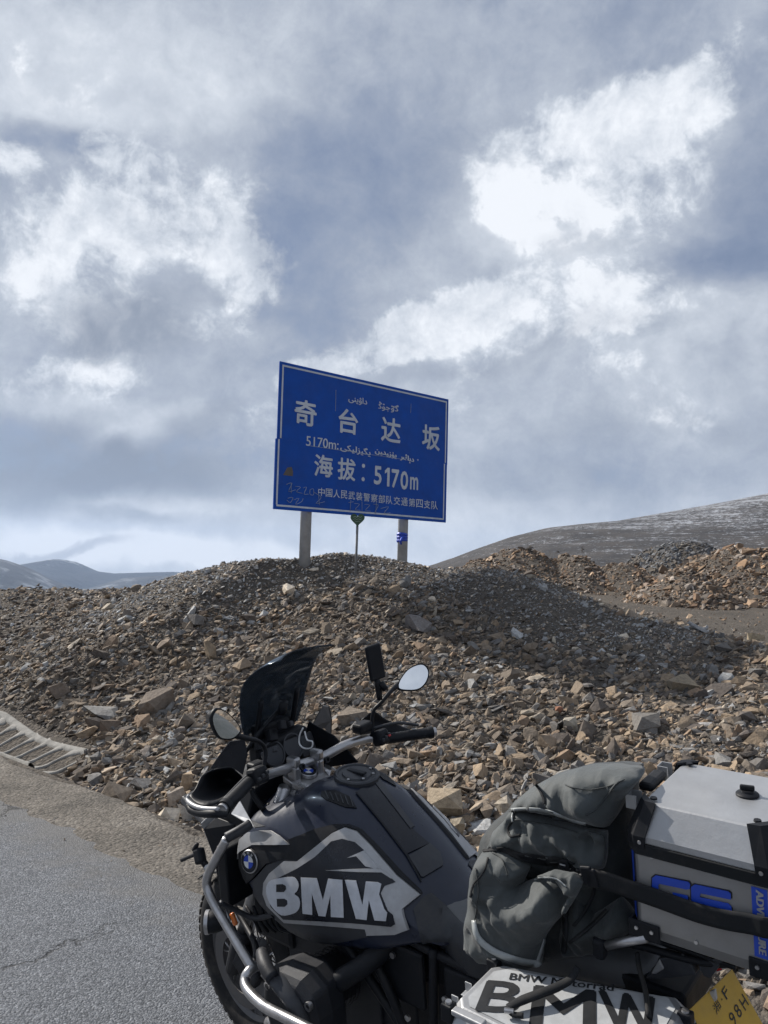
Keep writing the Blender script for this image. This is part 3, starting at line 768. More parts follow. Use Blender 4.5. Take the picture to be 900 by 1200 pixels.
M_RUB = simple('tyre rubber', (.014, .0145, .016), .75, spec=.25, dust=.22, bump=.3, bscale=200)
M_RIM = simple('wheel rim', (.09, .09, .095), .45, metal=.6, dust=.3)
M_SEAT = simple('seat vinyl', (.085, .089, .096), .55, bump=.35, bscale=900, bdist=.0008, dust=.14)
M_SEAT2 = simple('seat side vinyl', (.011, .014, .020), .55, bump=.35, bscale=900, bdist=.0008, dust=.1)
M_WEB = simple('nylon webbing', (.012, .0135, .016), .8, spec=.25, bump=.6, bscale=700, bdist=.001, dust=.12)
M_PRINTB = simple('black print', (.014, .015, .017), .5)
M_WHITE = simple('white print', (.62, .63, .64), .5, dust=.2)
M_BLUEL = simple('blue label', (.012, .055, .42), .45, var=.06)
M_ORANGE = simple('orange reflector', (.65, .16, .02), .3, coat=.5)
M_RED = simple('red lamp plastic', (.45, .015, .02), .2, coat=.6)
M_YEL = simple('yellow plate paint', (.55, .33, .035), .5, var=.08, dust=.15)
M_CLEAR = simple('clear grey plastic', (.45, .44, .43), .2, coat=.5, dust=.3)
M_MIRROR, t = new_mat('mirror glass'); principled(t, (.86, .88, .90), .02, 1.0)
def fabric(name, col, dust=.1):
    m, t = new_mat(name); p = t.objc()
    n = t.noise(p, 9, 6, .6); wv = t.noise(p, 900, 2, .5); fold = t.math('POWER', t.math('SUBTRACT', 1.0, t.math('ABSOLUTE', t.math('MULTIPLY_ADD', t.noise(t.mapping(t.vmath('ADD', p, t.vmath('SCALE', t.noise(p, 7, 4, out='C'), scale=.12)), scale=(1, 1, .6)), 11, 2, .5), 2.0, -1.0))), 3.0)
    c = t.mix(1.0, tuple(col), t.ramp(n, [(.3, .82), (.7, 1.2)]), 'MULTIPLY')
    c = t.mix(t.maprange(t.noise(p, 22, 7, .7), .5, .75, 0, dust), c, (.22, .20, .17))
    nm = t.bump(wv, .35, .0012, t.bump(fold, .22, .010))
    principled(t, c, .72, normal=nm, spec=.35, sheen=.15); return m
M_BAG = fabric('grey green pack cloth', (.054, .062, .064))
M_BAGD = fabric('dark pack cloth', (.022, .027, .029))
M_PIPE = simple('reflective piping', (.30, .32, .32), .4, dust=.2)
M_SMOKE, t = new_mat('smoked screen')
tr = t.new('ShaderNodeBsdfTransparent'); tr.inputs[0].default_value = (.30, .34, .39, 1)
gl = t.new('ShaderNodeBsdfGlossy'); gl.inputs['Roughness'].default_value = .08; gl.inputs[0].default_value = (.8, .85, .9, 1)
df = t.new('ShaderNodeBsdfDiffuse'); df.inputs[0].default_value = (.045, .058, .075, 1)
mx = t.new('ShaderNodeMixShader'); fr = t.new('ShaderNodeFresnel'); fr.inputs[0].default_value = 1.45
m2 = t.new('ShaderNodeMixShader'); m2.inputs[0].default_value = .45
t.l.new(tr.outputs[0], m2.inputs[1]); t.l.new(df.outputs[0], m2.inputs[2])
t.l.new(t.math('MULTIPLY', fr.outputs[0], .6), mx.inputs[0]); t.l.new(m2.outputs[0], mx.inputs[1]); t.l.new(gl.outputs[0], mx.inputs[2]); t.out(mx.outputs[0])

# ------------------------------------------------------------------ road sign on the crest
def rock_free(*a): pass
def sign_board():
    M_SB = simple('blue sign sheeting', (.003, .066, .36), .5, var=.12, scale=5, spec=.22, dust=.05)
    M_SW = simple('faded white sheeting', (.50, .54, .60), .6, var=.12, scale=8)
    M_SW2 = simple('marker scribble', (.24, .30, .42), .6)
    M_GALV = simple('galvanised post', (.36, .375, .39), .5, metal=.25, scale=9, var=.15)
    base = at_depth(400, 655, 12.5)
    e = link('road_sign', None, None, label='large blue mountain pass sign reading 5170m on two steel posts', cat='road sign')
    PL = at_depth(328, 423, 11.6)                                    # top left corner
    wd = Vector((.7585, .6517, 0)).normalized()
    up = Vector((0, 0, 1))
    # solve size from the photograph corners
    w_ = 3.62
    hgt = (at_depth(328, 423, 11.6) - at_depth(322.5, 597, 11.58)).length
    nrm = wd.cross(up).normalized()                                 # towards the road
    TL = PL
    e.location = TL - up * 3.3 + wd * 1.8
    org = Vector(e.location)
    def L(a, b, d=0): return TL + wd * a - up * b + nrm * d - org
    def quad_box(name, a0, a1, b0, b1, d0_, d1_, mat, parent, bev=.004, **kw):
        bm = bmesh.new(); vs = [bm.verts.new(L(a, b, d)) for d in (d0_, d1_) for a, b in ((a0, b0), (a1, b0), (a1, b1), (a0, b1))]
        for f in ((0, 1, 2, 3), (7, 6, 5, 4), (0, 4, 5, 1), (1, 5, 6, 2), (2, 6, 7, 3), (3, 7, 4, 0)): bm.faces.new([vs[i] for i in f])
        return bm_link(name, bm, mat, parent, bevel=bev, **kw)
    h = hgt
    sp = h * .525
    quad_box('panel', 0, w_, 0, sp + .02, -.02, 0, M_SB, e); quad_box('panel', -.022, w_ - .010, sp + .003, h, -.023, .0025, M_SB, e)
    # white border line: a frame inset from the edge
    bm = bmesh.new()
    i0, tck = .045, .028
    for a0, a1, b0, b1 in ((i0, w_ - i0, i0, i0 + tck), (i0 - .02, w_ - i0 - .02, h - i0 - tck, h - i0), (i0, i0 + tck, i0 + tck, sp - .01), (w_ - i0 - tck, w_ - i0, i0 + tck, sp - .01), (i0 - .03, i0 - .03 + tck, sp + .01, h - i0 - tck), (w_ - i0 - tck - .02, w_ - i0 - .02, sp + .01, h - i0 - tck)):
        bm.faces.new([bm.verts.new(L(a, b, .004)) for a, b in ((a0, b1), (a1, b1), (a1, b0), (a0, b0))])
    bm_link('border', bm, M_SW, e)
    # back stiffeners
    for b in (.3, .95, 1.5, 2.0): quad_box('back_rail', .05, w_ - .1, b, b + .06, -.06, -.022, M_GALV, e)
    def uvpos(u, v):
        """sign coordinates of a photo point"""
        d = ray(u, v); tt = (TL - CAM).dot(nrm) / d.dot(nrm); q = CAM + d * tt - TL
        return q.dot(wd), -q.z
    def T(body, u0, v0, u1, v1, hh, bold, mat=M_SW, name='lettering', **kw):
        a0, b0 = uvpos(u0, v0); a1, b1 = uvpos(u1, v1)
        c = L((a0 + a1) / 2, (b0 + b1) / 2); ex = L(a1, b1) - L(a0, b0)
        return lettering(name, body, mat, e, c, ex, up, ex.length, hh, bold, .006, **kw)
    def size(u, v, du, dv):
        a0, b0 = uvpos(u - du / 2, v); a1, b1 = uvpos(u + du / 2, v); _, b2 = uvpos(u, v - dv / 2); _, b3 = uvpos(u, v + dv / 2)
        return a1 - a0, b3 - b2
    def char(c_, u, v, du, dv, bold, **kw):
        a, b = uvpos(u, v); ww, hh = size(u, v, du, dv)
        return lettering('lettering', c_, M_SW, e, L(a, b), wd, up, ww, hh, bold, .006, **kw)
    char('奇', 358, 484, 26, 30, .022); char('台', 408, 494, 23, 29, .022); char('达', 458, 504, 23, 29, .022); char('坂', 505, 513, 21, 29, .022)
    char('海', 379, 546, 22, 26, .022); char('拔', 406, 550, 21, 26, .022)
    a, b = uvpos(425.5, 553)
    for dd in (-.10, .12):
        bm = bmesh.new(); vs = [bm.verts.new(L(a + .035 * math.cos(q * .785), b + dd + .035 * math.sin(q * .785), .006)) for q in range(8)]; bm.faces.new(vs); bm_link('colon_dot', bm, M_SW, e)
    a, b = uvpos(453.5, 559); ww, hh = size(453.5, 559, 5.6, 22)          # the narrow numeral one
    bm = bmesh.new(); bm.faces.new([bm.verts.new(L(a + q * ww, b - r_ * hh, .006)) for q, r_ in ((0, -.5), (.5, -.5), (.5, .5), (.06, .5), (-.5, .33), (-.5, .17), (0, .27))]); bm_link('lettering', bm, M_SW, e)
    for c_, u, v in (('5', 442.5, 557), ('7', 463, 561), ('0', 473.5, 563)): char(c_, u, v, 4.4 if c_ == '1' else 9, 22, 0 if c_ == '1' else .035)
    char('m', 485, 566.5, 9.5, 15, .03)
    T('5170m:', 358.5, 516.5, 396.5, 521.5, .155, .004)
    # Uyghur lines in presentation forms, left to right as they stand
    def pf(s_): return s_[::-1]
    T(pf('\uFB94\uFBDD\uFE9F\uFBD8\uFBD5'), 443, 475.5, 467, 479.5, .15, .008)
    T(pf('\uFEA9\uFE8D\uFBDE\uFBFE\uFEE8\uFBFD'), 408, 467, 430, 472, .13, .008)
    T(pf('\uFEA9\uFBE6\uFBD4\uFEAE  \uFBFE\uFBDC\uFEAF\uFBFF\uFEAA\uFBFF\uFEE6'), 439, 528, 485, 539.5, .14, .008)
    T(pf('\uFBFE\uFB95\uFBFF\uFEAF\uFEDF\uFBFF\uFEDC\uFBFD'), 398.5, 523.5, 434, 531, .14, .008)
    a, b = uvpos(489.5, 539)
    bm = bmesh.new(); bm.faces.new([bm.verts.new(L(a + .014 * math.cos(q * .785), b + .014 * math.sin(q * .785), .006)) for q in range(8)]); bm_link('dot', bm, M_SW, e)
    line = '中国人民武装警察部队交通第四支队'
    us = np.linspace(376.5, 509, 16)
    for c_, u in zip(line, us): char(c_, u, 576.5 + (u - 376.5) * .118, 7.6, 9.6, .006)
    # marker scribbles left by travellers
    def scrib(strokes, r_=.0085):
        for st in strokes:
            bm = bmesh.new(); pts = [L(*uvpos(u, v), .004) for u, v in st]
            add_tube(bm, pts, r_, 5, 3, flat=.5); bm_link('scribble', bm, M_SW2, e, True)
    scrib([[(335, 568), (342, 566), (338, 576), (346, 574)], [(341, 566), (341, 578)], [(346, 570), (352, 571), (347, 576), (354, 578)], [(355, 572), (359, 571), (356, 579), (361, 579)], [(363, 574), (367, 573), (367, 580), (363, 579), (363, 574)],
           [(337, 584), (343, 583), (340, 589), (336, 586)], [(344, 586), (350, 584), (346, 591), (353, 588), (355, 584)], [(368, 577), (376, 583), (370, 590), (380, 588)], [(373, 578), (374, 592)],
           [(408, 589), (414, 588)], [(411, 586), (410, 599)], [(415, 590), (421, 591), (416, 597), (422, 598)], [(424, 588), (424, 600)], [(427, 591), (433, 592), (428, 598), (434, 599)], [(437, 591), (443, 592), (439, 600)], [(441, 588), (440, 602)], [(446, 596), (455, 594), (450, 601), (457, 601)]])
    for (u0, v0, u1, v1) in ((393.5, 457, 393, 482), (481.5, 473, 481, 484), (360, 522, 470, 538)):
        bm = bmesh.new(); add_tube(bm, [L(*uvpos(u0, v0), .004), L(*uvpos(u1, v1), .004)], .004, 4, 1); bm_link('scratch', bm, M_SW2, e)
    # rust coloured sticker on the lower panel
    bm = bmesh.new(); a, b = uvpos(337.5, 552)
    bm.faces.new([bm.verts.new(L(a + dx, b + dy, .005)) for dx, dy in ((-.09, .07), (.085, .07), (.09, .0), (.06, -.07), (-.02, -.05))])
    bm_link('sticker', bm, simple('brown sticker', (.10, .085, .075), .6), e)
    # square pen mark round one character
    # posts
    for u0, v0, r_ in ((364, 655, .088), (478.7, 658, .088)):
        a, b = uvpos(u0, v0)
        top, bot = L(a, h * .12, -.16), L(a, b + .5, -.16)
        ob = tube('post', [bot, top], r_, M_GALV, e, n=20, k=1)
        lathe('clamp_band', [(-.02, r_ + .006), (.02, r_ + .006)], L(a, h - .25, -.16), up, M_GALV, e)
        if u0 > 400:
            c0 = L(*uvpos(478.7, 630), -.16)
            for k_ in range(3):
                lathe('ribbon', [(-.025, r_ + .004), (0, r_ + .014), (.028, r_ + .004)], c0 + Vector((0, 0, k_ * .05 - .05)), (.1 * k_ - .1, .1, 1), M_BLUEL, e, n=14)
            tube('ribbon', [c0 + nrm * (r_ + .02) - wd * .1, c0 + nrm * (r_ + .05) - wd * .16 - up * .06, c0 + nrm * (r_ + .02) - wd * .12 - up * .12], .02, M_BLUEL, e, n=6, flat=.3)
    return e
build_lattice()
SIGN = sign_board()
def heart_sign():
    M_HG = simple('green heart paint', (.035, .085, .05), .55, scale=20)
    M_HT = simple('pale ink', (.28, .36, .28), .6)
    M_PO = simple('grey pole', (.16, .165, .17), .55)
    d = 11.9; c = at_depth(419, 608.5, d); f = at_depth(417, 656, d)
    e = link('heart_sign', None, None, label='small green heart shaped sign on a thin pole under the blue board', cat='sign'); e.location = (f.x, f.y, float(height(f.x, f.y)))
    og = Vector(e.location); s = .0062
    bm = bmesh.new(); ring = []
    for i in range(28):
        q = i / 28 * 2 * math.pi
        hx = 16 * math.sin(q) ** 3; hy = 13 * math.cos(q) - 5 * math.cos(2 * q) - 2 * math.cos(3 * q) - math.cos(4 * q)
        ring.append(Vector((hx * s * 1.12, 0, hy * s * 1.15)))
    a = [bm.verts.new(c + r_ - og + Vector((0, -.012, 0))) for r_ in ring]; b = [bm.verts.new(c + r_ - og + Vector((0, .0, 0))) for r_ in ring]
    bm.faces.new(a); bm.faces.new(b[::-1])
    for i in range(28): bm.faces.new((a[i], b[i], b[(i + 1) % 28], a[(i + 1) % 28]))
    bm_link('heart_plate', bm, M_HG, e)
    for k_, wd_ in ((.035, .13), (.0, .14), (-.035, .09)):
        bm = bmesh.new(); add_tube(bm, [c - og + Vector((x_, -.016, k_ + .008 * math.sin(x_ * 120))) for x_ in np.linspace(-wd_ / 2, wd_ / 2, 12)], .004, 4, 1); bm_link('scribble', bm, M_HT, e)
    tube('pole', [f - og - Vector((0, 0, .5)), c - og + Vector((0, .014, 0))], .019, M_PO, e, n=8, k=1)
heart_sign()

# ------------------------------------------------------------------ motorcycle
HD, LE = R(139.76), R(8.468)
BO = Vector((-.4194, 3.069, 0))
BX = Vector((math.cos(HD), math.sin(HD), 0)); _bl = Vector((-math.sin(HD), math.cos(HD), 0)); _z = Vector((0, 0, 1))
BY = _bl * math.cos(LE) - _z * math.sin(LE); BZ = _bl * math.sin(LE) + _z * math.cos(LE)
BM = Matrix(((BX.x, BY.x, BZ.x, BO.x), (BX.y, BY.y, BZ.y, BO.y), (BX.z, BY.z, BZ.z, 0), (0, 0, 0, 1)))
CL = Vector(((CAM - BO).dot(BX), (CAM - BO).dot(BY), (CAM - BO).dot(BZ)))
def rl_(u, v):
    d = ray(u, v); return Vector((d.dot(BX), d.dot(BY), d.dot(BZ)))
def py(u, v, y): d = rl_(u, v); return CL + d * ((y - CL.y) / d.y)
def px(u, v, x): d = rl_(u, v); return CL + d * ((x - CL.x) / d.x)
def pz(u, v, z): d = rl_(u, v); return CL + d * ((z - CL.z) / d.z)
def lin(v, a, b): return float(np.interp(v, a, b))

bike = link('motorcycle', None, None, label='black and silver adventure motorcycle leaning on its stand at the road edge', cat='motorcycle')
bike.matrix_world = BM
def B(name, *a, **k): return link(name, *a, parent=bike, **k)

def body_y(x, z):
    fx = lin(-x, [.15, .25, .40, .60, .80, .95, 1.1], [.80, .92, 1.0, 1.0, .90, .76, .60])
    fz = lin(z, [.60, .68, .76, .86, .95, 1.02, 1.08, 1.12], [.80, .92, .99, 1.0, .92, .80, .66, .50])
    return .25 * fx * fz
ZT = lambda x: lin(-x, [.22, .32, .42, .50, .60, .70, .80, .90, .98, 1.08], [1.01, 1.04, 1.07, 1.105, 1.115, 1.075, 1.01, .94, .885, .85])
WT = lambda x: lin(-x, [.22, .4, .55, .7, .85, .98], [.10, .13, .135, .13, .115, .095])
def tank_section(x):
    zt, wt = ZT(x), WT(x); zb = lin(-x, [.22, .35, .5, .8, .98], [.86, .72, .66, .72, .80])
    s_ = [(0, zt + .012), (.35 * wt, zt + .010), (.7 * wt, zt + .002), (wt, zt - .012)]
    z1 = zt - .045; y1 = max(body_y(x, z1) * .93, wt * 1.1)
    s_.append((y1, z1))
    for q in (.25, .5, .75, 1.0):
        z = z1 + (zb - z1) * q; s_.append((max(body_y(x, z), .8 * wt), z))
    s_.append((.6 * s_[-1][0], zb - .02))
    return s_
def loft(secs, close_ends=True):
    bm = bmesh.new(); rows = []
    for x, s_ in secs:
        row = [bm.verts.new((x, y, z)) for y, z in s_] + [bm.verts.new((x, -y, z)) for y, z in reversed(s_) if y > 1e-6]
        rows.append(row)
    for a, b in zip(rows, rows[1:]):
        n = len(a)
        for i in range(n): bm.faces.new((a[i], a[(i + 1) % n], b[(i + 1) % n], b[i]))
    if close_ends: bm.faces.new(rows[0][::-1]); bm.faces.new(rows[-1])
    return bm
bm = loft([(x, tank_section(x)) for x in np.linspace(-.24, -1.06, 24)])
tank = bm_link('fuel_tank', bm, M_NAVY, bike, True)
def bake_subsurf(ob, lv):
    m = ob.modifiers.new('ss', 'SUBSURF'); m.levels = lv; m.render_levels = lv
    dg = bpy.context.evaluated_depsgraph_get(); dg.update()
    me = bpy.data.meshes.new_from_object(ob.evaluated_get(dg)); ob.modifiers.clear(); ob.data = me
bake_subsurf(tank, 2)

def bvh_of(objs):
    vs, fs = [], []
    for o_ in objs:
        b0 = len(vs); vs += [v.co.copy() for v in o_.data.vertices]; fs += [[b0 + i for i in p_.vertices] for p_ in o_.data.polygons]
    return BVHTree.FromPolygons(vs, fs)
T_TANK = bvh_of([tank])
SIDE_N = Vector((-.05, .96, .26)).normalized()
def patch(name, outline, tree, off, mat, parent=None, thick=.003, step=7.0, mirror=True, smooth=True, ndir=None, **kw):
    """a thin shell laid on a body: outline given in photo pixels, dropped onto the real surface"""
    parent = parent or bike
    bm = bmesh.new(); f = bm.faces.new([bm.verts.new((p_[0], p_[1], 0)) for p_ in outline])
    f.normal_update(); bmesh.ops.triangulate(bm, faces=[f])
    us = [p_[0] for p_ in outline]; vs = [p_[1] for p_ in outline]
    for axis, lo, hi in ((0, min(us), max(us)), (1, min(vs), max(vs))):
        q = lo + step
        while q < hi:
            co = [0, 0, 0]; co[axis] = q; no = [0, 0, 0]; no[axis] = 1
            bmesh.ops.bisect_plane(bm, geom=bm.verts[:] + bm.edges[:] + bm.faces[:], plane_co=co, plane_no=no); q += step
    last = None; bad = []
    for v in bm.verts:
        d = rl_(v.co.x, v.co.y); h_, n_, _, _ = tree.ray_cast(CL, d.normalized())
        if h_ is None: bad.append(v); continue
        if n_.dot(d) > 0: n_ = -n_
        v.co = h_ + (ndir or n_) * off; last = 1
    if bad:
        good = [v.co.copy() for v in bm.verts if v not in set(bad)]; gu = None
        for v in bad:
            # off the silhouette: slide to the closest point of the surface along the ray
            d = rl_(v.co.x, v.co.y).normalized(); best = None
            for k_ in np.linspace(1.0, 3.4, 60):
                p_ = CL + d * k_; r_ = tree.find_nearest(p_)
                if r_[0] is not None and (best is None or r_[3] < best[0]): best = (r_[3], r_[0], r_[1])
            v.co = best[1] + (ndir or best[2]) * off
    # orient towards the viewer's side of the surface, then give it a rim of real thickness
    out_ = ndir or Vector((0, 1, .3))
    bmesh.ops.dissolve_degenerate(bm, edges=bm.edges, dist=1e-5)
    for f in bm.faces:
        f.normal_update()
        if f.normal.dot(out_) < 0: f.normal_flip()
    bm.verts.ensure_lookup_table(); bm.verts.index_update()
    vs_ = [v.co.copy() for v in bm.verts]; fs_ = [[v.index for v in f.verts] for f in bm.faces]
    be = [(l.vert.index, l.link_loop_next.vert.index) for e in bm.edges if e.is_boundary for l in e.link_loops]
    bm.free()
    def make(sg):
        V_ = [(v.x, v.y * sg, v.z) for v in vs_]; F_ = [f if sg > 0 else f[::-1] for f in fs_]; ns = len(F_)
        if thick:
            o_ = out_ * thick
            for i, j in be:
                k = len(V_); p_, q_ = vs_[i], vs_[j]
                for w_ in (p_, q_, q_ - o_, p_ - o_): V_.append((w_.x, w_.y * sg, w_.z))
                F_.append([k, k + 3, k + 2, k + 1] if sg > 0 else [k, k + 1, k + 2, k + 3])
        me = bpy.data.meshes.new(name); me.from_pydata(V_, [], F_)
        me.polygons.foreach_set('use_smooth', [smooth] * ns + [False] * (len(F_) - ns)); me.update(); return me
    ob = link(name, make(1), mat, parent, **kw)
    if mirror: link(name, make(-1), mat, parent)
    return ob
Q = lambda L_, ox, oy, s_: [(ox + a / s_, oy + b / s_) for a, b in L_]      # crop -> photo pixels
Z3 = lambda L_: Q(L_, 260, 940, 3.75)
def smooth_ring(pts, k=3):
    P_ = [Vector((a, b, 0)) for a, b in pts]; n = len(P_); out = []
    for i in range(n):
        p0, p1, p2, p3 = P_[i - 1], P_[i], P_[(i + 1) % n], P_[(i + 2) % n]
        for j in range(k):
            q = j / k; v = .5 * ((2 * p1) + (p2 - p0) * q + (2 * p0 - 5 * p1 + 4 * p2 - p3) * q * q + (3 * p1 - p0 - 3 * p2 + p3) * q ** 3); out.append((v.x, v.y))
    return out
# side panels, from low to high
patch('side_panel', Z3([(345, 250), (290, 246), (205, 275), (150, 340), (145, 400), (190, 500), (235, 575), (310, 606), (390, 628), (440, 628), (560, 608), (645, 590), (670, 540), (500, 330)]), T_TANK, .010, M_DGREY, ndir=SIDE_N, thick=.012)
patch('side_frame', Z3([(200, 350), (225, 310), (290, 255), (345, 258), (430, 190), (500, 133), (555, 108), (605, 125), (665, 185), (780, 318), (884, 402), (805, 465), (812, 500), (832, 556), (775, 577), (652, 581), (645, 553), (460, 538), (290, 526), (215, 452), (196, 400)]), T_TANK, .018, M_SILV, ndir=SIDE_N, thick=.010)
patch('panel_inset', Z3([(216, 375), (240, 342), (300, 312), (352, 286), (430, 235), (500, 168), (545, 157), (600, 171), (640, 205), (700, 275), (780, 345), (732, 362), (715, 395), (745, 470), (768, 490), (778, 530), (762, 541), (600, 526), (440, 517), (290, 510), (235, 455)]), T_TANK, .021, M_BLKG, ndir=SIDE_N, thick=.004)
patch('panel_blade', Z3([(570, 240), (645, 207), (700, 272), (765, 330), (740, 300), (650, 300), (478, 294), (560, 290), (690, 285), (652, 276), (612, 232)][:4] + [(742, 302), (690, 285), (652, 276), (612, 232)]), T_TANK, .0235, M_SILV, ndir=SIDE_N, thick=.003)
patch('panel_blade', Z3([(478, 294), (600, 288), (692, 285), (742, 303), (620, 301)]), T_TANK, .0235, M_SILV, ndir=SIDE_N, thick=.003)
def letters(name, polys, conv, tree, off, mat, mirror=False, thick=.0015, parent=None):
    for outer in polys: patch(name, conv(outer), tree, off, mat, ndir=SIDE_N, thick=thick, step=5, mirror=mirror, parent=parent)
# B M W, with the counters of the B put back as inset colour
letters('letter', [smooth_ring([(232, 342), (265, 330), (330, 322), (352, 335), (361, 358), (354, 383), (342, 397), (360, 412), (367, 440), (356, 470), (330, 485), (285, 490), (245, 455), (222, 410), (218, 372)], 3),
                   [(370, 325), (440, 328), (467, 425), (490, 330), (552, 335), (558, 500), (502, 497), (500, 400), (478, 495), (448, 492), (418, 392), (420, 488), (378, 483)],
                   [(563, 335), (612, 338), (640, 447), (655, 342), (705, 345), (722, 352), (712, 398), (735, 462), (748, 478), (742, 515), (693, 512), (668, 422), (658, 510), (612, 505)]], Z3, T_TANK, .0240, M_LETTER)
letters('letter_counter', [[(264, 355), (292, 354), (305, 362), (306, 377), (296, 388), (264, 388)], [(266, 418), (298, 417), (311, 426), (312, 442), (301, 452), (268, 452)]], Z3, T_TANK, .0255, M_BLKG)
# upper shroud with its edge, light flank piece, knee panel
patch('upper_shroud', Z3([(35, 270), (60, 225), (120, 200), (175, 185), (250, 182), (360, 140), (420, 115), (500, 95), (560, 95), (615, 115), (690, 190), (800, 310), (878, 385), (885, 400), (780, 312), (665, 180), (605, 120), (555, 104), (500, 128), (430, 186), (345, 252), (290, 248), (205, 268), (150, 330), (60, 400), (20, 370)]), T_TANK, .014, M_BLK, ndir=SIDE_N, thick=.012)
patch('flank_trim', Z3([(42, 262), (85, 215), (95, 160), (130, 130), (180, 122), (232, 122), (270, 145), (312, 183), (250, 184), (150, 184), (95, 215)]), T_TANK, .020, M_SILV, ndir=SIDE_N, thick=.006)
# tank top strip: insert, badge panel, bolts, fuel cap
ZQ = lambda L_: Q(L_, 360, 880, 4.5)
patch('tank_insert', ZQ([(262, 222), (300, 190), (360, 178), (430, 260), (540, 405), (640, 490), (648, 492), (520, 552), (505, 525), (400, 385)]), T_TANK, .006, M_BLKG, ndir=Vector((-.25, .15, .95)).normalized(), thick=.003, mirror=False)
patch('tank_ridge', ZQ([(350, 168), (380, 160), (450, 250), (566, 405), (545, 420), (430, 270)]), T_TANK, .0085, M_DGREY, ndir=Vector((-.25, .15, .95)).normalized(), thick=.004, mirror=False)
patch('badge_panel', ZQ([(535, 560), (648, 492), (700, 540), (716, 590), (715, 610), (612, 672), (600, 668)]), T_TANK, .006, M_DGREY, ndir=Vector((-.25, .15, .95)).normalized(), thick=.003, mirror=False)
patch('tank_seam', ZQ([(255, 225), (262, 222), (400, 385), (505, 527), (530, 548), (605, 690), (600, 700), (522, 560), (395, 392)]), T_TANK, .006, M_BLK, ndir=Vector((-.25, .15, .95)).normalized(), thick=.002, mirror=False)
patch('intake_grille', ZQ([(75, 215), (150, 210), (225, 245), (262, 305), (200, 300), (100, 262), (72, 240)]), T_TANK, .004, M_BLK, ndir=Vector((-.25, .15, .95)).normalized(), thick=.003, mirror=True)
for k in range(6):
    patch('grille_slat', ZQ([(92 + k * 26, 218 + k * 6), (97 + k * 26, 219 + k * 6), (116 + k * 26, 262 + k * 8), (110 + k * 26, 261 + k * 8)]), T_TANK, .008, M_DGREY, ndir=Vector((-.25, .15, .95)).normalized(), thick=.003, mirror=False)
capc = T_TANK.ray_cast(CL, rl_(416, 912).normalized())[0]
cap_n = Vector((-.12, .0, 1)).normalized()
cap = lathe('fuel_cap', [(-.02, .075), (.006, .075), (.010, .070), (.010, .064), (.006, .062), (.006, .050), (.011, .047), (.011, .0)], capc + Vector((.01, -.02, 0)), cap_n, M_DGREY, bike, n=36)
box('cap_latch', capc + Vector((.01, -.02, .014)), (.075, .022, .008), M_BLK, cap)
for k in range(7):
    q = k * 2 * math.pi / 7; lathe('cap_screw', [(.0, .005), (.004, .005), (.004, 0)], capc + Vector((.01 + .056 * math.cos(q), -.02 + .056 * math.sin(q), .006)), cap_n, M_STEEL, cap, n=8)
# roundel on the flank
def roundel(u, v, w_px, h_px, tree=None, name='badge', centre=None, n=None, ex=None, r=.03):
    ey = n.cross(ex).normalized(); ex = ey.cross(n).normalized()
    b = lathe(name, [(-.008, r), (.003, r), (.005, r * .95), (.005, 0)], centre, n, M_STEEL, bike, n=32)
    lathe('ring', [(.0, r * .90), (.0062, r * .90), (.0062, 0)], centre, n, M_BLKG, b, n=32)
    for k in range(4):
        bm = bmesh.new(); c0 = centre + n * .0072
        pts = [c0] + [c0 + ex * math.cos(q) * r * .56 + ey * math.sin(q) * r * .56 for q in np.linspace(k * math.pi / 2, (k + 1) * math.pi / 2, 9)]
        bm.faces.new([bm.verts.new(p_) for p_ in pts]); bm_link('quadrant', bm, M_WHITE if k % 2 == 0 else M_BLUEL, b)
    for ch, q in (('B', 125), ('M', 90), ('W', 55)):
        a = R(q); o0 = centre + ex * math.cos(a) * r * .73 + ey * math.sin(a) * r * .73
        up_ = ex * math.cos(a) + ey * math.sin(a)
        lettering('ring_letter', ch, M_WHITE, b, o0, up_.cross(n), up_, r * .24, r * .24, .02, .0072)
    return b
h_, n_, _, _ = T_TANK.ray_cast(CL, rl_(299, 1008).normalized())
roundel(0, 0, 0, 0, centre=h_ + n_ * .020, n=(n_ * .8 + Vector((-.25, .6, .1))).normalized(), ex=Vector((-1, 0, .12)), r=.036)

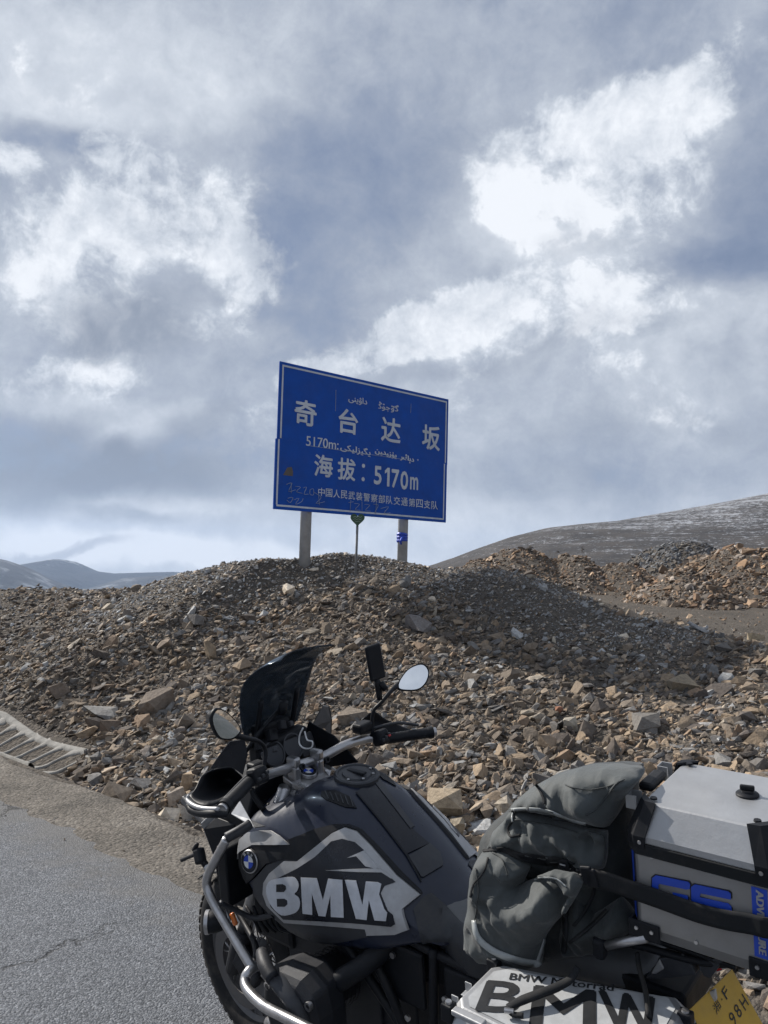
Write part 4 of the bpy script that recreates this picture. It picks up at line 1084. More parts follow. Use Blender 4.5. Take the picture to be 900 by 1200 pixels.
# ---- core: frame, engine, innards
def bxs(name, L_, mat, parent=bike, bevel=.006):
    bm = bmesh.new()
    for c_, s_ in L_: add_box(bm, c_, s_)
    return bm_link(name, bm, mat, parent, bevel=bevel)
bxs('engine_block', [((-.56, 0, .50), (.40, .27, .34)), ((-.78, 0, .46), (.22, .24, .26)), ((-.42, 0, .44), (.12, .20, .26))], M_ENG)
bxs('airbox', [((-.62, 0, .73), (.56, .22, .16)), ((-1.0, 0, .70), (.30, .20, .14))], M_BLK)
for sgn in (1, -1):
    cyl = lathe('cylinder', [(.10, .070), (.20, .072), (.20, .078), (.30, .078)], (-.60, 0, .53), (0, sgn, .12), M_ENG, bike, n=20)
    for k in range(6): lathe('cooling_fin', [(0, .088), (.004, .088)], Vector((-.60, sgn * (.14 + k * .018), .53 + .12 * (.14 + k * .018))), (0, sgn, .12), M_ENG, cyl, n=20)
    # cylinder head cover: chunky rounded hexagon with ribs
    prof = [(-.115, .02), (-.10, .085), (-.045, .115), (.045, .11), (.12, .07), (.135, -.01), (.10, -.10), (.02, -.13), (-.07, -.105), (-.115, -.05)]
    bm = bmesh.new(); rows = []
    for dy, sc in ((.0, 1.0), (.06, 1.03), (.105, .95), (.125, .78)):
        rows.append([bm.verts.new((-.635 + a * sc, sgn * (.265 + dy), .575 + b * sc)) for a, b in prof])
    for a, b in zip(rows, rows[1:]):
        for i in range(len(a)): bm.faces.new((a[i], a[(i + 1) % len(a)], b[(i + 1) % len(a)], b[i]))
    bm.faces.new(rows[0]); bm.faces.new(rows[-1])
    head = bm_link('cylinder_head', bm, M_ENG, bike, bevel=.010, segs=3)
    tube('cover_rib', [(-.55, sgn * .385, .67), (-.62, sgn * .395, .665), (-.69, sgn * .395, .62), (-.73, sgn * .39, .53), (-.735, sgn * .375, .47)], [.022, .028, .030, .028, .020], M_DGREY, head, n=10, flat=.6)
    for a, b in ((.085, .055), (-.085, .06), (.07, -.085), (-.06, -.09)):
        lathe('cover_bolt', [(0, .013), (.012, .013), (.012, .008), (.006, .007), (.006, 0)], (-.635 + a, sgn * .378, .575 + b), (0, sgn, 0), M_STEEL, head, n=12)
    tube('spark_plug_cap', [(-.50, sgn * .36, .70), (-.55, sgn * .39, .695), (-.60, sgn * .405, .68)], [.018, .022, .020], M_ENG, head)
    tube('exhaust_pipe', [(-.55, sgn * .30, .46), (-.44, sgn * .30, .42), (-.42, sgn * .20, .33), (-.55, sgn * .12, .27), (-.8, sgn * .05, .26)], .021, M_STEEL, bike)
    tube('intake_hose', [(-.72, sgn * .27, .64), (-.80, sgn * .22, .70), (-.84, sgn * .12, .74)], .030, M_BLK, bike)
    # frame tubes in the shade behind the cylinder
    for L_ in ([(-.58, sgn * .17, .76), (-.80, sgn * .175, .58), (-.98, sgn * .17, .42)], [(-.72, sgn * .18, .78), (-.86, sgn * .18, .58), (-.92, sgn * .17, .38)],
               [(-1.0, sgn * .16, .78), (-.99, sgn * .165, .6), (-.97, sgn * .16, .40)], [(-.60, sgn * .15, .78), (-.8, sgn * .16, .79), (-1.02, sgn * .15, .76), (-1.3, sgn * .14, .74)], [(-1.35, sgn * .14, .72), (-1.15, sgn * .15, .55), (-.98, sgn * .16, .44)]):
        tube('frame_tube', L_, .014, M_BLK, bike, n=8)
    bxs('side_cover', [((-.87, sgn * .15, .66), (.17, .02, .17))], M_BLK, bevel=.02)
    bxs('side_cover', [((-1.10, sgn * .15, .68), (.15, .02, .12))], M_DGREY if 0 else M_BLK, bevel=.02)
    for a, b in ((-.86, .72), (-.79, .70), (-1.04, .66), (-.9, .55), (-.98, .5)):
        lathe('frame_bolt', [(0, .009), (.007, .009), (.007, 0)], (a, sgn * .172, b), (0, sgn, 0), M_STEEL, bike, n=10)
    # footpeg with its bracket
    tube('footpeg', [(-.93, sgn * .16, .33), (-.93, sgn * .30, .33)], .016, M_STEEL, bike, k=1); bxs('peg_plate', [((-.94, sgn * .155, .40), (.10, .02, .16))], M_ENG)
tube('side_stand', [(-.70, .14, .28), (-.68, .24, .14), (-.66, .355, .055)], .014, M_BLK, bike)
box('stand_foot', (-.66, .365, .048), (.08, .06, .012), M_BLK, bike)
for sgn in (1, -1): bxs('radiator', [((-.20, .20 * sgn, .80), (.05, .12, .20))], M_BLK)
bxs('fork_cover', [((-.22, 0, .86), (.16, .22, .30))], M_BLK, bevel=.02)

# ---- wheels
def wheel(name, c, Rr, rt, rim_w, steer=0):
    e = link(name, None, None, bike); e.location = c; e.rotation_euler = (0, 0, steer)
    prof = []
    for q in np.linspace(-145, 145, 15):
        a = R(q); prof.append((math.sin(a) * rt, Rr - rt + math.cos(a) * rt * 1.02))
    bm = bmesh.new(); add_lathe(bm, prof, (0, 0, 0), (0, 1, 0), 60)
    # tread blocks
    for k in range(54):
        a0 = k * 2 * math.pi / 54
        for yy, da in ((-.034, 0), (-.012, .5), (.012, 0), (.034, .5)):
            a = a0 + da * 2 * math.pi / 54; rr = Rr - .002 - (abs(yy) / rt) ** 2 * .02
            M3 = Matrix((( -math.sin(a), 0, math.cos(a)), (0, 1, 0), (math.cos(a), 0, math.sin(a)))).transposed()
            add_box(bm, (math.cos(a) * rr, yy, math.sin(a) * rr), (.026, .018, .008), M3)
    bm_link('tyre', bm, M_RUB, e, True)
    rr = Rr - rt * 1.75
    lathe('rim', [(-rim_w, rr + .014), (-rim_w, rr + .002), (-rim_w * .7, rr - .012), (0, rr - .018), (rim_w * .7, rr - .012), (rim_w, rr + .002), (rim_w, rr + .014), (rim_w * .8, rr + .006), (0, rr - .006), (-rim_w * .8, rr + .006), (-rim_w, rr + .014)], (0, 0, 0), (0, 1, 0), M_RIM, e, n=60)
    lathe('hub', [(-.06, .0), (-.06, .035), (-.045, .05), (-.02, .03), (.02, .03), (.045, .05), (.06, .035), (.06, 0)], (0, 0, 0), (0, 1, 0), M_RIM, e, n=24)
    for sy in (-1, 1):
        lathe('brake_disc', [(-.0025, .105), (-.0025, .155), (.0025, .155), (.0025, .105), (-.0025, .105)], (0, sy * .068, 0), (0, 1, 0), M_RIM, e, n=40)
    sp = None
    for k in range(36):
        a = k * 2 * math.pi / 36; sy = 1 if k % 2 else -1; b = a + (.5 if (k // 2) % 2 else -.5)
        ob = tube('spoke', [(math.cos(b) * .045, sy * .045, math.sin(b) * .045), (math.cos(a) * (rr - .008), sy * rim_w * .6, math.sin(a) * (rr - .008))], .0028, M_STEEL, e, n=5, k=1)
    return e
wheel('front_wheel', (0, 0, .318), .318, .060, .042, R(-4))
wheel('rear_wheel', (-1.51, 0, .32), .32, .082, .062)
for sgn in (1, -1):
    tube('fork_leg', [(0, sgn * .10, .325), (-.075, sgn * .10, .50)], [.030, .034], M_ENG, bike, k=1, n=14)
    tube('fork_tube', [(-.07, sgn * .10, .49), (-.36, sgn * .10, 1.08)], .021, M_STEEL, bike, k=1, n=14)
    box('brake_caliper', (-.10, sgn * .105, .37), (.13, .05, .08), M_ENG, bike, Euler((0, R(-35), 0)).to_matrix(), .012)
    tube('brake_hose', [(-.10, sgn * .12, .42), (-.05, sgn * .13, .60), (-.16, sgn * .14, .85), (-.30, sgn * .12, 1.02)], .005, M_BLK, bike, n=6)
# front mudguard
rows = []
for q in np.linspace(52, 172, 12):
    a = R(q); r_ = .352
    rows.append([Vector((math.cos(a) * r_ * (1 if True else 0), yy, .325 + math.sin(a) * (r_ - abs(yy) ** 2 * 3.0))) for yy in (-.075, -.045, 0, .045, .075)])
grid_mesh('front_mudguard', rows[:9], M_BLK, bike, 2, 2, .004)
rows = []
for q in np.linspace(40, 100, 8):
    a = R(q); rows.append([Vector((-1.51 + math.cos(a) * .36, yy, .32 + math.sin(a) * (.36 - abs(yy) ** 2 * 3))) for yy in (-.10, -.05, 0, .05, .10)])
grid_mesh('rear_mudguard', rows, M_BLK, bike, 2, 2, .004)
tube('swingarm', [(-.95, -.13, .38), (-1.25, -.14, .35), (-1.51, -.12, .32)], [.05, .045, .06], M_ENG, bike)
tube('muffler', [(-1.15, .20, .42), (-1.35, .24, .50), (-1.62, .26, .60)], [.05, .065, .06], M_STEEL, bike, n=18)

# ---- beak, nose, cowl
def shell(name, outline, tri, mat, thick=.004, parent=bike, mirror=True, smooth=False, **kw):
    """panel from local points and faces, with a thickness and its mirror twin"""
    for s_ in ((1, -1) if mirror else (1,)):
        bm = bmesh.new(); vs = [bm.verts.new((p_[0], p_[1] * s_, p_[2])) for p_ in outline]
        for f in tri: bm.faces.new([vs[i] for i in (f if s_ == 1 else f[::-1])])
        ob = bm_link(name, bm, mat, parent, smooth, **kw)
        m = ob.modifiers.new('s', 'SOLIDIFY'); m.thickness = thick; m.offset = 0
        b = ob.modifiers.new('b', 'BEVEL'); b.width = .0015; b.segments = 1
ZB = lambda a, b: (210 + a / 5.294, 860 + b / 5.294)
def pb(a, b, y): return py(*ZB(a, b), y)
M_WING = simple('silver paint with sun glint', (.62, .63, .65), .35, metal=.2, dust=.12)  # sun glint on the wing put into the base colour
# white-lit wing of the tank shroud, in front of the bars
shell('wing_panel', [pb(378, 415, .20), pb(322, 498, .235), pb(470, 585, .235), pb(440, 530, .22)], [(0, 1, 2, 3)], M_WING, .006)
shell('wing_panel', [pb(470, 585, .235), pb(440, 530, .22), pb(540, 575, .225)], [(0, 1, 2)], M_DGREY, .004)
# front snout piece behind the crash bar
shell('nose_panel', [pb(180, 512, .17), pb(232, 514, .15), pb(150, 590, .18), pb(133, 555, .19), pb(210, 750, .17), pb(330, 700, .15), pb(320, 560, .14)], [(0, 3, 2, 1), (1, 2, 4, 5, 6)], M_SILV, .005)
shell('nose_panel', [pb(232, 516, .16), pb(152, 590, .19), pb(212, 750, .18), pb(330, 700, .17), pb(345, 560, .16)], [(0, 1, 2, 3, 4)], M_BLK, .004)
bm = loft([(.20, [(0, .93), (.03, .925), (.04, .90), (.03, .88)]), (.12, [(0, .98), (.07, .965), (.10, .93), (.06, .88)]), (.02, [(0, 1.04), (.11, 1.01), (.14, .95), (.10, .86)]), (-.12, [(0, 1.10), (.13, 1.07), (.17, .97), (.14, .84)]), (-.24, [(0, 1.08), (.13, 1.06), (.17, .97), (.14, .84)])])
bm_link('front_cowl', bm, M_BLK, bike, False, bevel=.01, segs=3)
bm = loft([(.30, [(0, .90), (.06, .895), (.07, .87), (.04, .86)]), (.12, [(0, .86), (.09, .85), (.10, .83), (.05, .82)]), (-.05, [(0, .80), (.08, .79), (.09, .77), (.05, .76)])])
bm_link('beak', bm, M_DGREY, bike, False, bevel=.006)
for sgn in (.075, -.055): lathe('headlight', [(-.05, .06), (.02, .062), (.035, .055), (.04, 0)], (.05, sgn, .94), (1, 0, -.05), M_CLEAR, bike, n=24)
# black wind deflector at the left of the cockpit and its twin
shell('wind_deflector', [pb(315, 45, .22), pb(245, 135, .23), pb(192, 215, .24), pb(260, 222, .235), pb(330, 208, .22), pb(395, 255, .21), pb(425, 130, .20), pb(405, 30, .20)], [(0, 1, 2, 3, 4, 5, 6, 7)], M_BLKG, .004)
shell('cockpit_side', [py(362, 845, -.13), py(392, 862, -.16), py(420, 893, -.19), py(380, 900, -.17), py(350, 885, -.13)], [(0, 1, 2, 3, 4)], M_BLK, .006, mirror=False)
# ---- cockpit: instrument housing, mounts, cable
bxs('instrument_housing', [((-.235, 0, 1.155), (.06, .24, .12)), ((-.20, 0, 1.22), (.05, .16, .08))], M_BLK, bevel=.015)
for yy in (.06, -.03): lathe('dial', [(0, .045), (.012, .045), (.012, .040), (.008, .038), (.008, 0)], (-.268, yy, 1.165), (-1, 0, .45), M_CLEAR if 0 else M_DGREY, bike, n=28)
box('display', (-.272, -.10, 1.15), (.012, .07, .08), M_DGREY, bike, Euler((0, R(20), 0)).to_matrix(), .006)
for yy in (.085, -.085): tube('screen_bracket', [(-.20, yy, 1.16), (-.225, yy, 1.25), (-.26, yy, 1.36)], .009, M_BLK, bike, n=8)
tube('screen_knob', [(-.285, .02, 1.30), (-.30, .02, 1.345)], .016, M_BLK, bike, k=1)
tube('screen_bracket', [(-.22, .14, 1.19), (-.25, .08, 1.26), (-.26, 0, 1.31)], .008, M_BLK, bike, n=8)
tube('charging_cable', [py(355, 853, 0), py(351, 862, 0), py(351, 872, 0), py(357, 877, 0), py(365, 876, 0), py(366, 869, 0), py(360, 867, 0), py(357, 857, 0)], .0028, M_WHITE, bike, n=6)
for (u, v, y_, s_) in ((330, 850, .02, .022), (318, 862, .05, .03), (341, 848, -.03, .014), (303, 875, .11, .02), (310, 885, .13, .016), (322, 878, .1, .014)):
    c_ = py(u, v, y_); box('cockpit_switch', c_, (s_, s_ * 1.3, s_ * 1.4), M_DGREY if s_ < .02 else M_BLK, bike, Euler((.3, .4, .2)).to_matrix(), .004)
tube('cable_bundle', [(-.30, .14, 1.0), (-.26, .16, 1.08), (-.27, .12, 1.15), (-.24, .06, 1.17)], .010, M_BLK, bike, n=8)
tube('cable_bundle', [(-.34, -.16, 1.10), (-.27, -.14, 1.12), (-.25, -.08, 1.05)], .009, M_BLK, bike, n=8)
# windscreen: curved smoked sheet
prof_s = [(1.22, -.205, .12), (1.27, -.215, .14), (1.33, -.228, .155), (1.39, -.248, .165), (1.44, -.276, .167), (1.475, -.315, .160), (1.502, -.362, .146), (1.522, -.418, .124)]
rows = []
for z_, x_, wd_ in prof_s:
    rows.append([Vector((x_ + .050 * (1 - q * q), q * wd_, z_ + .004 * (1 - q * q))) for q in (-1, -.66, -.33, 0, .33, .66, 1)])
ws = grid_mesh('windscreen', rows, M_SMOKE, bike, 4, 3, .004)

# ---- handlebar
clampc = py(356, 903, 0.0)
BLe, BRe = py(262, 947, .46), py(507, 858, -.46)
barpts = [BLe, py(290, 918, .33), py(312, 907, .20), py(330, 901, .10), py(352, 896, .03), py(380, 887, -.07), py(410, 872, -.18), py(433, 865, -.27), BRe]
# left half is hidden by the grip; silver part between the switch cubes
tube('handlebar', [py(300, 912, .27), py(318, 906, .16), py(335, 901, .075), py(355, 895, .0), py(378, 887, -.075), py(405, 873, -.165), py(428, 866, -.245), py(445, 864, -.29)], .0165, M_STEEL, bike, n=16)
bmh = bmesh.new()
for (u, v, y_) in ((344, 896, .045), (371, 887, -.045)):
    c_ = py(u, v, y_); add_box(bmh, c_ + Vector((0, 0, .010)), (.05, .028, .034)); add_box(bmh, c_ + Vector((0, 0, -.035)), (.045, .030, .06))
bm_link('bar_clamp', bmh, M_STEEL, bike, bevel=.008, segs=3)
for (u, v, y_) in ((347, 898, .045), (376, 890, -.045)):
    lathe('clamp_bolt', [(0, .011), (.010, .011), (.010, .006), (.004, .006), (.004, 0)], py(u, v - 1, y_) + Vector((-.025, 0, .0)), (-1, 0, .3), M_BLK, bike, n=12)
yk = py(358, 908, 0)
prof = [(-.10, .055), (-.03, .075), (.04, .07), (.07, .02), (.07, -.02), (.04, -.07), (-.03, -.075), (-.10, -.055)]
bm = bmesh.new(); top = [bm.verts.new((yk.x + .01 - .0 + a * .75, b * 1.0, yk.z + .008 + a * .18)) for a, b in prof]; bot = [bm.verts.new((yk.x + .01 + a * .75, b, yk.z - .018 + a * .18)) for a, b in prof]
bm.faces.new(top); bm.faces.new(bot[::-1])
for i in range(8): bm.faces.new((top[i], bot[i], bot[(i + 1) % 8], top[(i + 1) % 8]))
bm_link('fork_bridge', bm, M_STEEL, bike, bevel=.006)
roundel(0, 0, 0, 0, centre=yk + Vector((-.015, -.0, .012)), n=Vector((-.25, 0, 1)).normalized(), ex=Vector((0, -1, 0)), r=.030)
# grips, switch blocks, levers
def grip(a, b, s_):
    d = (b - a).normalized()
    g = lathe('grip', [(0, .019)] + [(q, .0185 + .0012 * (i % 2)) for i, q in enumerate(np.linspace(.01, (b - a).length - .02, 22))] + [((b - a).length - .015, .022), ((b - a).length, .022), ((b - a).length, .0)], a, d, M_BLK, bike, n=16)
    lathe('bar_end', [((b - a).length, .017), ((b - a).length + .012, .017), ((b - a).length + .013, .012), ((b - a).length + .010, .012), ((b - a).length + .010, 0)], a, d, M_STEEL, g, n=16)
gl0, gr0 = py(292, 917, .32), py(452, 866, -.31)
grip(gl0, BLe, 1); grip(gr0, BRe, -1)
for c_, s_ in ((py(302, 909, .285), 1), (py(446, 864, -.285), -1)):
    sb = box('switch_block', c_, (.05, .055, .055), M_BLK, bike, Euler((0, .3, 0)).to_matrix(), .012)
    for k in range(3): box('switch_button', c_ + Vector((-.028, -.015 + .016 * k, .012 - .006 * k)), (.010, .012, .012), M_DGREY, sb, None, .003)
box('reservoir', py(425, 852, -.23), (.045, .07, .035), M_BLK, bike, None, .008)
box('reservoir', py(300, 898, .26), (.04, .05, .03), M_BLK, bike, None, .008)
box('switch_button', py(449, 860, -.30) + Vector((-.03, 0, 0)), (.008, .014, .010), M_RED, bike)
tube('clutch_lever', [py(297, 903, .27), py(283, 916, .33), py(262, 938, .44)] , .006, M_DGREY, bike, n=8)
tube('brake_lever', [py(447, 857, -.28) + Vector((.05, 0, 0)), py(480, 850, -.36) + Vector((.06, 0, 0)), py(500, 852, -.44) + Vector((.04, 0, 0))], .006, M_DGREY, bike, n=8)
# hand guards: curved shell in front of each grip
def guard(pts_rows, name='hand_guard'): return grid_mesh(name, pts_rows, M_BLK, bike, 3, 3, .004)
guard([[pb(205, 222, .36), pb(258, 214, .34), pb(320, 208, .31), pb(352, 232, .29), pb(385, 262, .27)],
       [pb(140, 262, .42), pb(210, 260, .33), pb(290, 262, .27), pb(350, 280, .25), pb(400, 295, .26)],
       [pb(105, 335, .46), pb(190, 345, .37), pb(270, 345, .31), pb(350, 330, .28), pb(410, 318, .29)],
       [pb(62, 385, .49), pb(110, 430, .50), pb(190, 445, .49), pb(290, 400, .42), pb(400, 330, .33)]])
grd = tube('guard_rim', [pb(60, 380, .49), pb(50, 402, .495), pb(62, 425, .50), pb(105, 452, .505), pb(165, 465, .505), pb(245, 466, .50)], [.004, .006, .007, .007, .007, .006], M_SILV, bike, n=10)
tube('guard_rim', [pb(56, 440, .495), pb(72, 470, .50), pb(130, 490, .505), pb(220, 496, .505), pb(300, 500, .48)], [.008, .011, .012, .012, .008], M_BLK, bike, n=10)
guard([[py(440, 848, -.26) + Vector((.07, 0, 0)), py(463, 838, -.33) + Vector((.10, 0, 0)), py(475, 850, -.40) + Vector((.10, 0, 0))],
       [py(440, 858, -.26) + Vector((.08, 0, 0)), py(466, 850, -.35) + Vector((.12, 0, 0)), py(498, 858, -.46) + Vector((.08, 0, 0))],
       [py(440, 868, -.26) + Vector((.07, 0, 0)), py(470, 864, -.36) + Vector((.10, 0, 0)), py(505, 866, -.48) + Vector((.05, 0, 0))]])
# mirrors
def mirror_(outline, conv, y_, stem, ang, sgn):
    c_ = sum((py(*conv(a, b), y_) for a, b in outline), Vector()) / len(outline)
    tgt = Vector(ang).normalized(); dv = (c_ - CL).normalized()
    tl_ = Vector((tgt.dot(BX), tgt.dot(BY), tgt.dot(BZ))); n = (tl_ - dv).normalized()
    pts = []
    for a, b in outline:
        d = rl_(*conv(a, b)); q = CL + d * ((c_ - CL).dot(n) / d.dot(n)); pts.append(q)
    bm = bmesh.new(); R0_ = [bm.verts.new(c_ + (p_ - c_) * 1.10) for p_ in pts]; R1_ = [bm.verts.new(c_ + (p_ - c_) * 1.12 - n * .012) for p_ in pts]; R2_ = [bm.verts.new(c_ + (p_ - c_) * .75 - n * .032) for p_ in pts]
    m_ = len(pts)
    R3_ = [bm.verts.new(c_ + (p_ - c_) * 1.02 - n * .001) for p_ in pts]
    for A_, B_ in ((R3_, R0_), (R0_, R1_), (R1_, R2_)):
        for i in range(m_): bm.faces.new((A_[i], A_[(i + 1) % m_], B_[(i + 1) % m_], B_[i]))
    bm.faces.new(R2_); bm.faces.new(R3_)
    h = bm_link('mirror', bm, M_BLK, bike, True)
    bm = bmesh.new(); bm.faces.new([bm.verts.new(p_ + n * .0008) for p_ in pts]); g = bm_link('mirror_glass', bm, M_MIRROR, h)
    for f in g.data.polygons:
        if f.normal.dot(n) < 0: g.data.flip_normals(); break
    return c_, n
cv1 = lambda a, b: (230 + a / 5.294, 740 + b / 5.294)
cv2 = lambda a, b: (380 + a / 5.294, 740 + b / 5.294)
cL_, nL_ = mirror_(smooth_ring([(107, 520), (135, 486), (180, 500), (225, 540), (262, 585), (268, 620), (235, 655), (195, 665), (150, 655), (120, 610), (104, 560)]), cv1, .45, None, (.97, -.10, -.09), 1)
cR_, nR_ = mirror_(smooth_ring([(463, 330), (480, 290), (520, 240), (570, 213), (610, 208), (636, 230), (644, 265), (630, 310), (600, 345), (560, 360), (500, 360), (468, 352)]), cv2, -.45, None, (.10, -.90, .42), -1)
tube('mirror_stem', [py(308, 905, .27), py(311, 880, .25), py(303, 869, .28), py(288, 865, .35), py(272, 860, .42) - nL_ * .02], [.007, .007, .007, .008, .011], M_BLK, bike, n=10)
tube('mirror_stem', [py(436, 862, -.26), py(437, 835, -.27), py(447, 823, -.30), py(460, 808, -.37), py(470, 800, -.42) - nR_ * .02], [.008, .007, .007, .009, .013], M_BLK, bike, n=10)
# phone holder on a ball joint arm
c_ = py(439.5, 776, -.29)
box('phone_holder', c_, (.016, .068, .130), M_BLK, bike, Euler((R(-4), R(4), R(-12))).to_matrix(), .007)
tube('holder_arm', [c_ + Vector((0, 0, -.06)), py(443, 803, -.29), py(445, 820, -.29)], [.009, .014, .010], M_BLK, bike, n=10)
tube('holder_arm', [py(446, 800, -.29), py(452, 808, -.30)], .012, M_BLK, bike, k=1)

# ---- crash bars, lamp, indicator, camera mount
for s_ in (1, -1):
    m_ = (lambda p_: p_) if s_ == 1 else (lambda p_: Vector((p_.x, -p_.y, p_.z)))
    tube('crash_bar', [m_(p_) for p_ in (py(293, 966, .24), py(280, 974, .28), py(265, 982, .315))], .0165, M_BLK if 0 else M_DGREY, bike, n=14)
    tube('crash_bar', [m_(p_) for p_ in (py(266, 983, .31), py(255, 1003, .32), py(243.5, 1026, .33), py(243, 1041, .335), py(252, 1061, .34), py(272, 1095, .35), py(291, 1127, .36), py(296, 1136, .36))], .0145, M_STEEL, bike, n=14)
    tube('crash_bar', [m_(p_) for p_ in (py(303, 1131, .33), py(293, 1137, .37), py(287, 1147, .39), py(290, 1160, .41), py(308, 1178, .43), py(330, 1190, .45), py(356, 1203, .46), py(400, 1226, .46))], .0150, M_STEEL, bike, n=14)
    tube('crash_bar', [m_(p_) for p_ in (py(296, 1136, .35), py(300, 1110, .26), py(285, 1080, .20), py(262, 1040, .17), py(255, 1010, .17))], .010, M_BLK, bike, n=10)
    tube('crash_bar', [m_(p_) for p_ in (py(258, 1058, .30), py(275, 1066, .25), py(300, 1076, .2), py(330, 1068, .2))], .009, M_DGREY, bike, n=10)
    fl = lathe('fog_lamp', [(-.04, .016), (-.025, .030), (.0, .036), (.022, .037), (.028, .034), (.028, .0)], m_(py(252, 1080, .25)), (.75, .62 * s_, 0), M_BLK, bike, n=24)
    lathe('lamp_ring', [(.018, .0385), (.031, .0385), (.031, .034), (.018, .034)], m_(py(252, 1080, .25)), (.75, .62 * s_, 0), M_STEEL, fl, n=24)
    lathe('lamp_lens', [(.0285, .033), (.034, .024), (.036, 0)], m_(py(252, 1080, .25)), (.75, .62 * s_, 0), M_CLEAR, fl, n=24)
    box('indicator', m_(py(274, 1077, .22)), (.018, .014, .042), M_ORANGE, bike, Euler((0, R(28), 0)).to_matrix(), .005)
    for q in range(5): tube('wiring_loom', [m_(p_) for p_ in (py(288 + q * 9, 1062, .18), py(298 + q * 7, 1078 + q * 2, .19), py(305 + q * 9, 1092, .17))], .006, M_BLK, bike, n=6)
bxs('front_innards', [((-.30, 0, .66), (.20, .30, .22)), ((-.16, 0, .70), (.10, .18, .16))], M_BLK, bevel=.02)
# small bracket with ball head sticking out ahead of the bar
mt = box('camera_mount', py(234, 1003, .30), (.035, .03, .05), M_BLK, bike, Euler((.3, .5, .2)).to_matrix(), .008)
tube('mount_arm', [py(245, 1020, .29), py(236, 1006, .30), py(228, 995, .30)], [.010, .012, .008], M_BLK, mt, n=8)
tube('mount_arm', [py(232, 1000, .30), py(222, 1004, .30), py(213, 1008, .30)], [.008, .006, .007], M_BLK, mt, n=8)
tube('mount_arm', [py(228, 996, .30), py(231, 989, .30)], [.010, .007], M_BLK, mt, n=8, k=1)
lathe('mount_ball', [(-.012, 0), (-.009, .009), (0, .013), (.009, .009), (.012, 0)], py(243, 1017, .295), (1, 0, 0), M_STEEL, mt, n=12)

# ---- seat
secs = []
for x, zt, wd_, zb in ((-.90, .90, .085, .80), (-.97, .885, .115, .76), (-1.05, .872, .145, .74), (-1.15, .872, .165, .74), (-1.25, .885, .15, .76), (-1.32, .90, .12, .80), (-1.45, .91, .11, .82), (-1.60, .91, .10, .84)):
    secs.append((x, [(0, zt), (wd_ * .55, zt - .003), (wd_ * .85, zt - .018), (wd_, zt - .05), (wd_ * 1.02, zt - .09 if zt - .09 > zb else zb), (wd_ * .98, zb)]))
seat = bm_link('seat', loft(secs), M_SEAT, bike, True)
s_m = seat.modifiers.new('ss', 'SUBSURF'); s_m.levels = 1; s_m.render_levels = 1
T_SEAT = bvh_of([seat])
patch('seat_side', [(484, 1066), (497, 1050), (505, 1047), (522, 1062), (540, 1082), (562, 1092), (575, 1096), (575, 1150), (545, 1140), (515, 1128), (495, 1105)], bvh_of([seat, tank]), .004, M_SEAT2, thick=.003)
# ---- tail: rear rack, lamp, number plate
for s_ in (1, -1):
    tube('rack_bar', [(-1.36, s_ * .13, .93), (-1.55, s_ * .13, .97), (-1.72, s_ * .12, .98), (-1.80, s_ * .07, .98)], .009, M_BLK, bike, n=10)
    tube('rack_bar', [(-1.40, s_ * .15, .80), (-1.40, s_ * .20, .76), (-1.60, s_ * .20, .74), (-1.64, s_ * .12, .80)], .010, M_BLK, bike, n=10)
box('rack_plate', (-1.66, 0, .99), (.26, .24, .012), M_BLK, bike)
tube('rack_pin', [py(711, 1108, .2), py(757, 1099, .2)], .010, M_STEEL, bike, k=1, n=12)
box('rack_joint', py(703, 1110, .2), (.03, .03, .05), M_BLK, bike, None, .01)
# tail body seen between the pannier and the top case
def slab(name, L_, y0, mat, thick=.03, parent=bike, bevel=.003, **kw):
    """plate traced on the plane y = y0 with real thickness"""
    pts = [py(u, v, y0) for u, v in L_]; bm = bmesh.new()
    a = [bm.verts.new(p_) for p_ in pts]; b = [bm.verts.new(p_ - Vector((0, thick, 0))) for p_ in pts]
    bm.faces.new(a); bm.faces.new(b[::-1])
    for i in range(len(a)): bm.faces.new((a[i], b[i], b[(i + 1) % len(a)], a[(i + 1) % len(a)]))
    return bm_link(name, bm, mat, parent, bevel=bevel, **kw)
Z6 = lambda L_: Q(L_, 720, 1060, 5.0)
slab('tail_panel', Z6([(255, 315), (330, 310), (400, 290), (440, 330), (478, 412), (400, 425), (215, 440), (180, 430), (230, 395)]), .13, M_DGREY, .05)
slab('tail_panel', Z6([(262, 322), (290, 380), (240, 410), (212, 405)]), .134, M_SILV, .01)
slab('tail_panel', Z6([(478, 340), (560, 322), (610, 315), (640, 330), (560, 440), (520, 420)]), .12, M_DGREY, .05)
bxs('tail_core', [((-1.50, 0, .83), (.34, .20, .08)), ((-1.42, 0, .70), (.26, .18, .16))], M_BLK, bevel=.01)
ind = slab('rear_indicator', Z6([(545, 400), (580, 345), (625, 320), (700, 338), (690, 365), (620, 395), (560, 420)]), .10, M_CLEAR, .04)
slab('indicator_bulb', Z6([(580, 372), (600, 330), (628, 335), (635, 350), (610, 358), (632, 385), (600, 395), (590, 372)]), .1015, M_RED, .01, ind)
slab('tail_lamp', Z6([(385, 700), (390, 672), (440, 668), (450, 700), (450, 760), (380, 760)]), .05, M_RED, .04)
slab('plate_lamp', Z6([(395, 640), (425, 570), (440, 540), (460, 590), (430, 640), (420, 665)]), .04, M_CLEAR, .03)
slab('plate_bracket', Z6([(480, 700), (500, 600), (540, 520), (590, 500), (600, 560), (520, 660), (520, 760)]), .06, M_CLEAR, .01)
